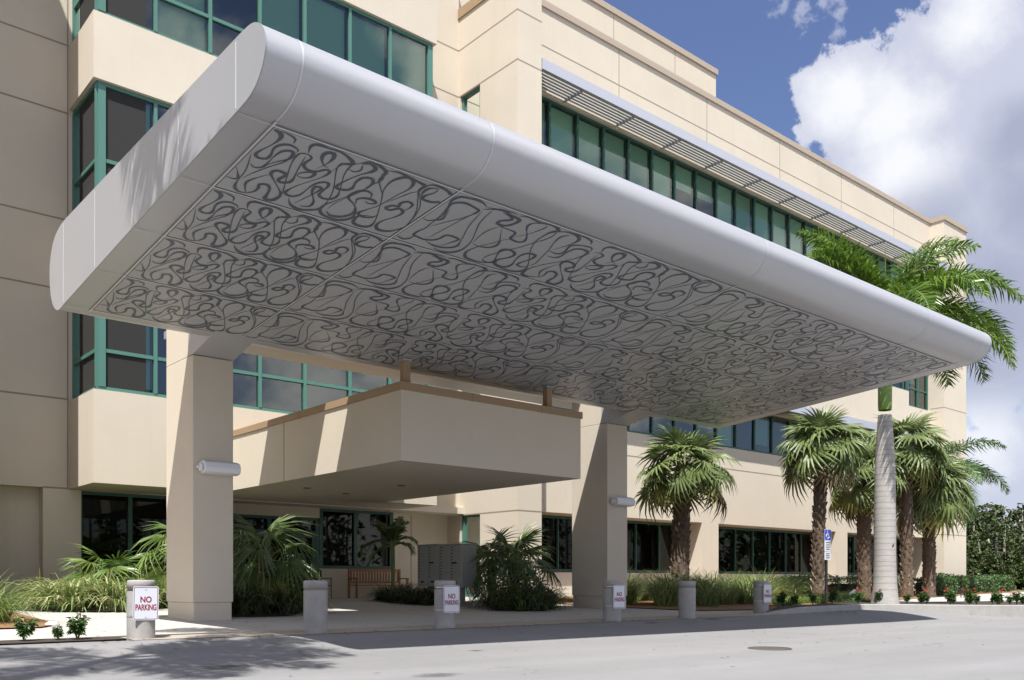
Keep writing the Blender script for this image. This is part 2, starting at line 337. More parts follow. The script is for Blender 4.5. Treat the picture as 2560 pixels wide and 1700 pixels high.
def bevel(ob, w, seg=2, ang=35):
    m = ob.modifiers.new('bevel', 'BEVEL'); m.width = w; m.segments = seg; m.limit_method = 'ANGLE'; m.angle_limit = R(ang)

def thing(name, loc, label, cat, group=None, rz=0.0):
    o = bpy.data.objects.new(name, None); COL.objects.link(o); o.location = loc; o.rotation_euler = (0, 0, rz)
    return tag(o, label, cat, group)
def tag(o, label, cat, group=None, kind=None):
    if label: o['label'] = label
    if cat: o['category'] = cat
    if group: o['group'] = group
    if kind: o['kind'] = kind
    return o
def copy_tree(o, loc=None, rz=None, label=None, scale=None, parent=None):
    c = o.copy(); COL.objects.link(c); c.parent = parent
    for ch in list(o.children): copy_tree(ch, parent=c)
    if loc is not None: c.location = loc
    if rz is not None: c.rotation_euler = (0, 0, rz)
    if scale is not None: c.scale = (scale, scale, scale)
    if label: c['label'] = label
    return c

# ------------------------------------------------------------------ terrain
def sm01(t):
    t = min(1.0, max(0.0, t)); return t * t * (3 - 2 * t)
def zg(x, y):
    z = 0.02 * (min(y, 25.6) - 16)
    if y < 12.7:
        r = sm01((12.7 - y) / 2.6)
        z = -0.066 - 0.17 * r - 0.012 * max(0.0, min(12.7 - y, 7.0) - 1.3)
        z -= r * 0.006 * max(-8, min(14, x - 8))
    return z

def sheet(name, poly, material, dz=0.0, kind='structure', step=None, zfun=None):
    """A ground sheet with the given outline, cut finely enough to follow the slope of the terrain."""
    bm = bmesh.new(); vs = [bm.verts.new((x, y, 0)) for x, y in poly]; bm.faces.new(vs)
    bmesh.ops.triangulate(bm, faces=bm.faces[:])
    for yc in (8, 9, 10, 10.4, 10.8, 11.2, 11.6, 12, 12.35, 12.7, 13.2, 14, 16, 19, 22, 25.6):
        bmesh.ops.bisect_plane(bm, geom=bm.verts[:] + bm.edges[:] + bm.faces[:], plane_co=(0, yc, 0), plane_no=(0, 1, 0))
    for xc in (0, 8, 15, 22, 27, 33):
        bmesh.ops.bisect_plane(bm, geom=bm.verts[:] + bm.edges[:] + bm.faces[:], plane_co=(xc, 0, 0), plane_no=(1, 0, 0))
    f = zfun or zg
    for v in bm.verts: v.co.z = f(v.co.x, v.co.y) + dz
    bmesh.ops.recalc_face_normals(bm, faces=bm.faces)
    for fc in bm.faces:
        if fc.normal.z < 0: fc.normal_flip()
    me = bpy.data.meshes.new(name); bm.to_mesh(me); bm.free(); me.materials.append(material)
    o = bpy.data.objects.new(name, me); COL.objects.link(o); o['kind'] = kind
    return o

KERB = [(18.3, 12.70), (20.4, 12.78), (22.8, 13.05), (24.8, 13.2), (25.8, 12.75), (26.4, 11.7), (27.6, 11.0), (29.4, 10.4), (34, 9.4), (50, 6.5), (120, -2)]
def rise(x):                                    # the kerb grows out of the flush band
    return 0.15 * sm01((x - 18.3) / 3.0)
sheet('ground', [(-150, -150), (300, -150), (300, 300), (-150, 300)], M['lawn'], -0.05)
sheet('road', [(-120, -120), (160, -120), (160, -4)] + [(x, y + 0.02) for x, y in KERB[::-1]] + [(17.9, 12.70), (7, 12.70), (4.6, 12.95), (3.6, 13.05), (-60, 12.8)], M['asphalt'], 0.0)
sheet('pavement', [(-60, 13.62), (3.0, 13.62), (5.8, 13.62), (22, 13.62), (60, 13.62), (60, 27.5), (-60, 27.5)], M['walk'], 0.004)
sheet('kerb_band', [(4.3, 13.00), (7, 12.70), (18.3, 12.70), (20.4, 12.80), (22.6, 13.08), (22.6, 13.60), (4.3, 13.60)], M['band'], 0.006)
sheet('soil_strip', [(-20, 13.0), (3.6, 13.06), (4.22, 13.06), (4.25, 13.42), (3.5, 13.60), (-20, 13.60)], M['soil'], 0.02)
sheet('mulch_bed', [(-10, 16.1), (3.84, 16.0), (4.25, 16.59), (4.36, 18.15), (4.5, 20.9), (4.4, 23.5), (-10, 24)], M['straw'], 0.03)
sheet('mulch_bed', [(4.6, 22.4), (5.1, 21.3), (5.6, 20.7), (6.5, 20.3), (8.7, 22.6), (11.5, 24.3), (11.5, 25.8), (4.5, 25.5)], M['soil'], 0.03)
sheet('mulch_bed', [(7.4, 18.0), (7.68, 17.5), (8.9, 17.3), (10.3, 19.2), (10.9, 21), (8.4, 21)], M['soil'], 0.03)
sheet('mulch_bed', [(14.3, 17.3), (14.8, 16.8), (15.6, 16.65), (17.2, 17.9), (18.3, 21.6), (16.6, 20.4)], M['soil'], 0.03)
sheet('mulch_bed', [(14.5, 20.3), (14.5, 22.3), (15.3, 24.4), (16.4, 25.6), (18.2, 25.6), (17.2, 22.5), (15.4, 20.3)], M['soil'], 0.034)
sheet('mulch_bed', [(18.7, 17.2), (19.0, 15.4), (19.4, 14.75), (21, 14.4), (24.2, 14.4), (27, 15.2), (35.7, 17.1), (50, 19.9), (58, 20.9), (58, 24.4), (21.5, 24.4), (18.8, 20)], M['straw'], 0.03)
def zisl(x, y): return zg(x, max(y, 12.7)) + rise(x) * 0.85 - 0.012 * max(0, x - 26)
sheet('mulch_bed', [(19.5, 12.95)] + [(x + 0.05, y + 0.17) for x, y in KERB[1:9]] + [(40, 8.7), (46, 12), (40, 14.8), (34, 14.6), (28, 14.4), (24.2, 14.1), (21, 13.6)], M['soil'], 0.02, zfun=zisl)
sheet('walkway', [(24.2, 14.1), (28, 14.4), (34, 14.6), (40, 14.8), (46, 12), (80, 8), (80, 24), (58, 20.9), (50, 19.9), (35.7, 17.1), (27, 15.2)], M['walk'], 0.02)
def build_kerb():
    mb = MB(); pts = KERB[:-1]
    fine = []
    for i in range(len(pts) - 1):
        for k in range(4):
            t = k / 4; fine.append((pts[i][0] * (1 - t) + pts[i + 1][0] * t, pts[i][1] * (1 - t) + pts[i + 1][1] * t))
    fine.append(pts[-1])
    rows = []
    for i, (x, y) in enumerate(fine):
        a = fine[max(0, i - 1)]; b = fine[min(len(fine) - 1, i + 1)]
        tx, ty = b[0] - a[0], b[1] - a[1]; l = math.hypot(tx, ty); nx, ny = -ty / l, tx / l
        zb = zg(x, y - 0.05); zt = zg(x, max(y, 12.7)) + rise(x) + 0.008 - 0.012 * max(0, x - 26)
        zt = max(zt, zb + 0.012)
        rows.append([(x, y, zb - 0.1), (x + nx * 0.012, y + ny * 0.012, zt - 0.02), (x + nx * 0.035, y + ny * 0.035, zt), (x + nx * 0.15, y + ny * 0.15, zt), (x + nx * 0.155, y + ny * 0.155, zb - 0.1)])
    vs = [p for r in rows for p in r]; fs = []
    for i in range(len(rows) - 1):
        for k in range(4): fs.append((i * 5 + k, (i + 1) * 5 + k, (i + 1) * 5 + k + 1, i * 5 + k + 1))
    mb.idx(vs, fs); o = mb.build('kerb', M['kerbm']); o['kind'] = 'structure'; fix_normals(o)
build_kerb()
# ------------------------------------------------------------------ office building
BLD = thing('office_building', (6.8, 25.0, 0.2), 'beige stucco office building with ribbon windows in teal frames behind the silver canopy', 'building')
BO = BLD.location.copy()
ST = [M['stucco'], M['stucco_shadow_line']]
def hjoint_y(mb, x0, x1, y, z): mb.box(x0, x1, y - 0.004, y + 0.01, z - 0.022, z + 0.022, 1)
def vjoint_y(mb, x, y, z0, z1): mb.box(x - 0.018, x + 0.018, y - 0.0035, y + 0.01, z0, z1, 1)
def hjoint_x(mb, x, y0, y1, z): mb.box(x - 0.004, x + 0.01, y0, y1, z - 0.022, z + 0.022, 1)
def vjoint_x(mb, x, y, z0, z1): mb.box(x - 0.0035, x + 0.01, y - 0.018, y + 0.018, z0, z1, 1)

def window(axis, pos, edges, z0, z1, transoms=(), post=0.085, depth=0.12, glass='glass', frame='teal', blinds=0.7, seed=0, back=1.6, label=None, full=None, endpost=None):
    """A ribbon window: mullions at edges, transoms as (z, i0, i1). Frame with child pane, blind and interior."""
    rnd = random.Random(seed)
    if axis == 'y': T = lambda a, d, z: (a, pos + d, z)
    else: T = lambda a, d, z: (pos + d, a, z)
    def bx(mb, a0, a1, d0, d1, za, zb, mi=0):
        p = T(a0, d0, za); q = T(a1, d1, zb)
        mb.box(min(p[0], q[0]), max(p[0], q[0]), min(p[1], q[1]), max(p[1], q[1]), za, zb, mi)
    fr = MB(); e = list(edges); ep = endpost or post
    bx(fr, e[0], e[-1], 0, depth, z0, z0 + 0.10); bx(fr, e[0], e[-1], 0, depth, z1 - 0.09, z1)
    for i, a in enumerate(e):
        w = ep if i in (0, len(e) - 1) else post
        l = a if i == 0 else (a - w if i == len(e) - 1 else a - w / 2)
        bx(fr, l, l + w, -0.02, depth - 0.005, z0 + 0.10, z1 - 0.09)
    for (zt, i0, i1) in transoms:
        for i in range(i0, i1):
            a0 = e[i] + (ep if i == 0 else post / 2); a1 = e[i + 1] - (ep if i + 1 == len(e) - 1 else post / 2)
            bx(fr, a0, a1, 0.0, depth - 0.01, zt - 0.045, zt + 0.045)
    f = fr.build('window', M[frame], BLD, BO)
    if label: f['label'] = label
    g = MB(); bl = []
    for i in range(len(e) - 1):
        cuts = [z0] + sorted(zt for (zt, i0, i1) in transoms if i0 <= i < i1) + [z1]
        for za, zb in zip(cuts[:-1], cuts[1:]):
            d = [0.06 + rnd.uniform(-.006, .006) for _ in range(3)]; d.append(d[0] + d[2] - d[1])
            g.face([T(e[i], d[0], za), T(e[i + 1], d[1], za), T(e[i + 1], d[2], zb), T(e[i], d[3], zb)])
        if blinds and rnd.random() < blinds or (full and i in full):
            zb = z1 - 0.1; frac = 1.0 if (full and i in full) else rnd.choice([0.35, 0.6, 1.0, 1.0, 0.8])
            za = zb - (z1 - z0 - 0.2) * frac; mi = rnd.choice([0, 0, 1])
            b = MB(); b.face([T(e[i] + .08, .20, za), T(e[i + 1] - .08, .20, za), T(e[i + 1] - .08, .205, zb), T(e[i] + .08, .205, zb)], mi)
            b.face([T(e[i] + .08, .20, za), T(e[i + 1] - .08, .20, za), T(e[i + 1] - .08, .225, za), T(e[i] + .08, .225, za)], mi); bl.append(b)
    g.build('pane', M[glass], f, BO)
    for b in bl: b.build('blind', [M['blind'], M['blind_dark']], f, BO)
    if back:
        it = MB(); a0, a1 = e[0] + .02, e[-1] - .02
        it.face([T(a0, back, z0), T(a1, back, z0), T(a1, back, z1), T(a0, back, z1)])
        it.face([T(a0, depth + .02, z0 + .02), T(a1, depth + .02, z0 + .02), T(a1, back, z0 + .02), T(a0, back, z0 + .02)])
        it.face([T(a0, depth + .02, z1 - .02), T(a1, depth + .02, z1 - .02), T(a1, back, z1 - .02), T(a0, back, z1 - .02)])
        for a in (a0, a1): it.face([T(a, depth + .02, z0), T(a, back, z0), T(a, back, z1), T(a, depth + .02, z1)])
        it.build('interior', M['interior'], f, BO)
    return f

# --- bay of three upper storeys projecting over the ground floor
BX0, BX1, BY, BYB, ZS, ZB = 6.82, 17.15, 23.5, 25.9, 3.17, 22.8
mb = MB()
for a, b in ((ZS, 5.46), (8.35, 10.18), (13.07, 14.71), (17.83, ZB)): mb.box(BX0, BX1, BY, 25.597, a, b)
o = mb.build('bay_wall', ST, BLD, BO)
ME = [6.95, 8.35, 9.79, 11.2, 12.57, 14.05, 15.46, 17.05]
window('y', BY + 0.10, ME, 5.46, 8.35, [(6.46, 0, 7)], blinds=0.12, seed=3, endpost=0.18, full=None)
window('y', BY + 0.10, ME, 10.18, 13.07, [(11.15, 0, 7)], blinds=0.25, seed=5, endpost=0.18)
window('y', BY + 0.10, ME, 14.71, 17.83, [(15.77, 0, 3)], blinds=0.6, seed=9, endpost=0.18, full=[3, 4, 5, 6])
for k, (a, b, t) in enumerate(((5.46, 8.35, 6.46), (10.18, 13.07, 11.15), (14.71, 17.83, 15.77))):
    window('x', BX0 + 0.10, [BY + 0.12, 25.6], a, b, [(t, 0, 1)], blinds=0, seed=20 + k, back=1.2, frame='teal')
mb = MB(); mb.box(17.17, 17.4, BY + .2, BYB, ZS, 17.83)   # blind end of the bay towards the recess
# --- left wing wall, pilaster and niche
LW = MB()
LW.box(-6.0, BX0 + 1.9, 25.6, 26.1, 3.18, 22.8)
LW.box(6.2, 7.12, 25.6, 26.1, 0.0, 3.18); LW.box(-6.0, 6.2, 25.98, 26.4, 0.0, 3.18); LW.box(-6.0, 5.2, 25.6, 25.98, 0.0, 3.18)
for z in (5.51, 8.35, 10.18, 12.97, 14.74, 17.83): hjoint_y(LW, 4.2, BX0, 25.6, z)
hjoint_y(LW, 6.2, 7.12, 25.6, 3.18)
vjoint_y(LW, 6.79, 25.6, 3.2, 22)
LW.build('side_wall', ST, BLD, BO)
# unseen block beyond the left edge, shaped to throw shade on the side wall
TW = MB(); TW.box(-6.0, 4.2, 22.4, 25.6, 0.0, 21.7)
for z in (5.51, 10.18, 14.74): hjoint_y(TW, -6, 4.2, 22.4, z)
TW.build('stair_tower', ST, BLD, BO)
# --- recess wall between bay and pier
RW = MB(); RW.box(BX1, 20.1, 26.2, 26.6, 3.15, 24.0)
for z in (5.5, 10.2, 14.9, 18.25, 19.92): hjoint_y(RW, BX1, 20.1, 26.2, z)
RW.build('recess_wall', ST, BLD, BO)
# --- pier
PX0, PX1, PY = 20.1, 21.2, 22.98
PR = MB()
for a, b in ((3.14, 5.6), (8.4, 10.2), (13.1, 15.0), (18.25, 21.05)): PR.box(PX0, PX1, PY, 26.9, a, b)
for a, b in ((0.0, 3.14), (5.6, 8.4), (10.2, 13.1), (15.0, 18.25)):
    PR.box(PX0, PX1, PY, 24.98, a, b); PR.box(PX0 + 1.0, PX1, 24.98, 26.9, a, b); PR.box(PX0, PX0 + 1.0, 26.12, 26.9, a, b)
for z in (3.14, 18.25, 19.92): hjoint_x(PR, PX0, PY - .004, 26.2, z); hjoint_y(PR, PX0, PX1, PY, z)
vjoint_x(PR, PX0, 25.2, 3.16, 5.6) if False else None
PR.build('pier', ST, BLD, BO)
for k, (a, b) in enumerate(((0.18, 3.14), (5.6, 8.4), (10.2, 13.1), (15.0, 18.25))):
    window('x', PX0 + 0.10, [24.98, 26.12], a, b, blinds=0.0, seed=40 + k, back=0.8, post=0.12, glass='glass_dark' if k == 0 else 'glass')
cp = MB(); cp.box(PX0 - 0.05, PX1 + 0.05, PY - 0.05, 26.2, 21.05, 21.40); cp.build('coping', M['coping'], BLD, BO)
# --- right wing
WX0, WX1, WY = PX1, 53.0, 24.2
WG = MB()
for a, b in ((3.27, 6.65), (8.50, 10.63), (14.1, 15.4), (18.37, 21.5)): WG.box(WX0, WX1, WY, WY + 0.5, a, b)
WG.box(WX0, 50.4, WY, WY + 0.5, 10.63, 11.44)
WG.box(WX0, WX1, WY + 0.5, WY + 6, 3.27, 3.5); WG.box(WX0, WX1, WY + 2.4, WY + 2.8, 3.5, 21.4)
for z in (5.71, 20.12): hjoint_y(WG, WX0, WX1, WY, z)
for x in (26.43, 31.99, 37.54, 43.09, 48.64): vjoint_y(WG, x, WY, 18.37, 21.5)
for (a, b) in ((31.65, 32.81), (42.55, 43.70)): WG.box(a, b, WY, 25.5, 0.0, 3.27)
WG.box(WX0, 31.65, 25.2, 25.6, 0.0, 1.10); WG.box(32.81, 42.55, 25.2, 25.6, 0.0, 1.10); WG.box(43.70, WX1, 25.2, 25.6, 0.0, 1.10)
WG.build('wing_wall', ST, BLD, BO)
def mull(a, b, w=1.43):
    n = max(1, round((b - a) / w)); return [a + (b - a) * i / n for i in range(n + 1)]
UP = [21.45, 22.84] + [24.28 + 1.4265 * i for i in range(21)]
UP = [u for u in UP if u < 52.6] + [52.9]
window('y', WY + 0.12, UP, 15.4, 18.37, blinds=0.92, seed=61, post=0.09, frame='teal_dark', glass='glass_wing')
L3 = [u for u in UP if u < 50] + [50.4]
window('y', WY + 0.12, L3, 11.44, 14.1, blinds=0.6, seed=62, post=0.09, frame='teal_dark', glass='glass_wing')
window('y', WY + 0.12, [50.45, 51.7, 52.95], 10.63, 14.1, [(11.7, 0, 2)], blinds=0.6, seed=63, post=0.14, frame='teal_dark')
window('y', WY + 0.12, UP, 6.65, 8.50, blinds=0.5, seed=64, post=0.09, frame='teal_dark')
for k, (a, b) in enumerate(((WX0, 31.65), (32.81, 42.55), (43.70, WX1))):
    window('y', 25.3, mull(a, b), 1.12, 3.25, blinds=0.12, seed=70 + k, glass='glass_dark', frame='teal_dark', post=0.06)
# far end pier
EP = MB(); EP.box(WX1, 55.95, 23.4, 30, 0.0, 21.5)
for z in (3.45, 10.75, 20.12): hjoint_x(EP, WX1, 23.396, WY, z); hjoint_y(EP, WX1, 55.95, 23.4, z)
EP.build('end_pier', ST, BLD, BO)
cp = MB(); cp.box(WX0, WX1 - .06, WY - 0.07, WY + 0.5, 21.5, 21.74); cp.box(WX1 - .06, 56.05, 23.32, 30, 21.503, 21.78); cp.build('coping', M['coping_pale'], BLD, BO)
# set-back penthouse wall
SB = MB(); SB.box(14, 36.4, 27.0, 34, 21.4, 25.3)
for x in (25.0, 29.15, 33.3): vjoint_y(SB, x, 27.0, 21.4, 25.3)
SB.build('penthouse_wall', ST, BLD, BO)
cp = MB(); cp.box(14, 36.48, 26.92, 34, 25.3, 25.56); cp.build('coping', M['coping_pale'], BLD, BO)
# sunshades over the ribbon windows
def sunshade(z, x0, x1, d=1.15):
    s = MB(); yf = WY - d
    s.box(x0, x1, yf, yf + 0.05, z - 0.06, z + 0.30)
    f = s.build('sunshade', M['shade_metal'], BLD, BO)
    lv = MB()
    for k in range(6):
        y = yf + 0.11 + k * (d - 0.22) / 6
        lv.idx([(x0, y, z - .035), (x0, y + .125, z - .01), (x0, y + .125, z + .012), (x0, y, z - .01), (x1, y, z - .035), (x1, y + .125, z - .01), (x1, y + .125, z + .012), (x1, y, z - .01)],
               [(0, 1, 2, 3), (7, 6, 5, 4), (0, 4, 5, 1), (1, 5, 6, 2), (2, 6, 7, 3), (3, 7, 4, 0)])
    lv.build('louver', M['louver'], f, BO)
    for k in range(int((x1 - x0) / 2.78) + 1):
        x = x0 + 2.1 + k * 2.78
        if x > x1 - .1: break
        b = MB(); b.box(x - .04, x + .04, yf + .05, WY + .0, z - .075, z + .06); b.build('bracket', M['louver'], f, BO)
    ld = MB(); ld.box(x0, x1, WY - 0.10, WY, z - .05, z + .045); ld.build('ledger', M['stucco'], f, BO)
sunshade(18.46, 21.3, 52.9)
sunshade(8.62, 21.3, 50.3, 0.9)
# --- ground floor under the bay
GF = MB()
GF.box(7.12, 11.2, 26.6, 26.9, 0.0, 3.17); GF.box(11.2, 20.1, 27.0, 27.4, 3.14, 3.6)
GF.box(11.2, 14.86, 26.9, 27.3, 2.84, 3.17); GF.box(14.86, 17.75, 26.95, 27.3, 0.0, 1.18); GF.box(17.75, 20.1, 26.9, 27.3, 0.0, 3.17)
GF.box(7.12, 20.1, 25.9, 27.2, 3.17, 3.4)
vjoint_y(GF, 18.5, 26.9, 0.2, 3.1)
GF.build('ground_floor_wall', ST, BLD, BO)
window('y', 25.9, [7.12, 8.47, 9.85, 11.2], 0.30, 3.17, [], blinds=0, seed=81, glass='glass_dark', frame='teal_dark', post=0.11, back=0.65)
window('y', 26.93, [14.86, 16.24, 17.75], 1.18, 3.17, [], blinds=0, seed=82, glass='glass_dark', frame='teal_dark', post=0.13, back=2.0)
# glazed entrance with a pair of sliding doors
f = window('y', 26.95, [11.2, 12.1, 13.1, 14.86], 0.18, 2.84, [(2.35, 0, 3)], blinds=0, seed=83, glass='glass_dark', frame='teal_dark', post=0.13, back=2.2)
f.name = 'entrance_screen'
for a, b in ((11.28, 12.04), (12.18, 13.02), (13.6, 14.7)):
    d = MB(); d.box(a, a + .11, 26.90, 26.96, .2, 2.29); d.box(b - .11, b, 26.90, 26.96, .2, 2.29); d.box(a + .11, b - .11, 26.90, 26.96, 2.17, 2.29); d.box(a + .11, b - .11, 26.90, 26.96, .2, .45)
    dd = d.build('door', M['teal_dark'], BLD, BO)
    h = MB(); h.tube([(b - .16, 26.86, .95), (b - .16, 26.86, 1.35)], .014, 6); h.build('handle', M['steel'], dd, BO)
# rain pipe in the shadowed corner between pier and wing
rp = MB(); rp.box(21.32, 21.44, WY - .12, WY - .003, 3.3, 18.0); rp.build('downpipe', M['stucco'], BLD, BO)

# ------------------------------------------------------------------ flat roof over the entrance
ER = thing('entrance_roof', (12.7, 15.2, 3.17), 'boxy beige stucco roof with a brown metal coping over the building entrance, below the silver canopy', 'entrance roof')
EO = ER.location.copy()
EX0, EX1, EY0, EY1 = 10.2, 15.25, 15.18, 23.5
mb = MB(); mb.box(EX0, EX1, EY0, EY1, 3.17, 4.58); vjoint_x(mb, EX0, 20.2, 3.17, 4.58); mb.build('fascia', ST, ER, EO)
mb = MB(); mb.box(EX0 - .035, EX1 + .035, EY0 - .035, EY1, 4.58, 4.735)
for x in (12.0, 14.0): mb.box(x - .012, x + .012, EY0 - .042, EY0, 4.57, 4.74)
for y in (17.2, 19.4, 21.6): mb.box(EX0 - .042, EX0, y - .012, y + .012, 4.57, 4.74)
mb.build('coping', M['coping'], ER, EO)
for (x, y) in ((11.4, 21.3), (12.9, 19.2), (12.9, 21.9)):
    d = MB(); d.tube([(x, y, 3.172), (x, y, 3.158)], 0.10, 16); d.build('downlight', M['black'], ER, EO)
# ------------------------------------------------------------------ silver canopy
CAN = thing('entrance_canopy', (13.0, 12.6, 5.2), 'large silver metal canopy with rounded edges and a soffit of dark swirling scrollwork', 'canopy')
CO = CAN.location.copy()
def zs(y): return 5.777 - 0.0843 * (y - 9.281)
CX0, CX1 = 4.15, 21.9
def spline(pts, n=5):
    out = []; P = [Vector((p[0], p[1])) for p in pts]
    for i in range(len(P) - 1):
        a = P[max(0, i - 1)]; b = P[i]; c = P[i + 1]; d = P[min(len(P) - 1, i + 2)]
        for k in range(n):
            t = k / n
            out.append(0.5 * ((2 * b) + (c - a) * t + (2 * a - 5 * b + 4 * c - d) * t * t + (3 * b - a - 3 * c + d) * t ** 3))
    out.append(P[-1]); return [(p.x, p.y) for p in out]
front = spline([(9.28, zs(9.28)), (9.0, zs(9.0) + .006), (8.80, 5.885), (8.665, 6.02), (8.60, 6.20), (8.645, 6.365), (8.78, 6.485), (8.95, 6.545), (9.2, 6.56)])
back = spline([(15.7, 6.56), (16.05, 6.535), (16.4, 6.42), (16.62, 6.16), (16.665, 5.85), (16.58, 5.52), (16.38, 5.29), (16.12, 5.20), (15.86, zs(15.86))])
prof = front + back                                # runs front bottom -> over the top -> back bottom
mb = MB(); mb.extrude_x(prof, CX0, CX1, 0, True, cap=False)
sh = mb.build('shell', M['metal'], CAN, CO); fix_normals(sh)
# keep the flat top and bottom crisp
def offs(pr, d):
    n = len(pr); out = []
    cy = sum(p[0] for p in pr) / n; cz = sum(p[1] for p in pr) / n
    for i in range(n):
        a = Vector(pr[i - 1]); b = Vector(pr[(i + 1) % n]); t = (b - a).normalized(); nn = Vector((t.y, -t.x))
        if nn.dot(Vector(pr[i]) - Vector((cy, cz))) < 0: nn = -nn
        q = Vector(pr[i]) + nn * d; out.append((q.x, q.y))
    return out
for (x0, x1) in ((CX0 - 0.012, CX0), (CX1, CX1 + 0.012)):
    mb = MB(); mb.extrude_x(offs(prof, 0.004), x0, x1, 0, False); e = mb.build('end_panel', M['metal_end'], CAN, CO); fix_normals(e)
    sm = MB(); xo = x0 if x0 < 5 else x1
    for y in (9.30, 10.93, 12.57, 14.2, 15.84): sm.box(min(xo - .004, xo + .004), xo + .004, y - .008, y + .008, zs(min(y, 15.8)) + .03, 6.52)
    sm.build('seam', M['strip'], e, CO)
nose = offs(front, 0.004)
for x in (4.56, 7.14, 12.99, 18.84, 21.47):
    mb = MB(); mb.extrude_x(nose, x - .011, x + .011, 0, True, cap=False, closed=False); mb.build('seam', M['strip'], CAN, CO)
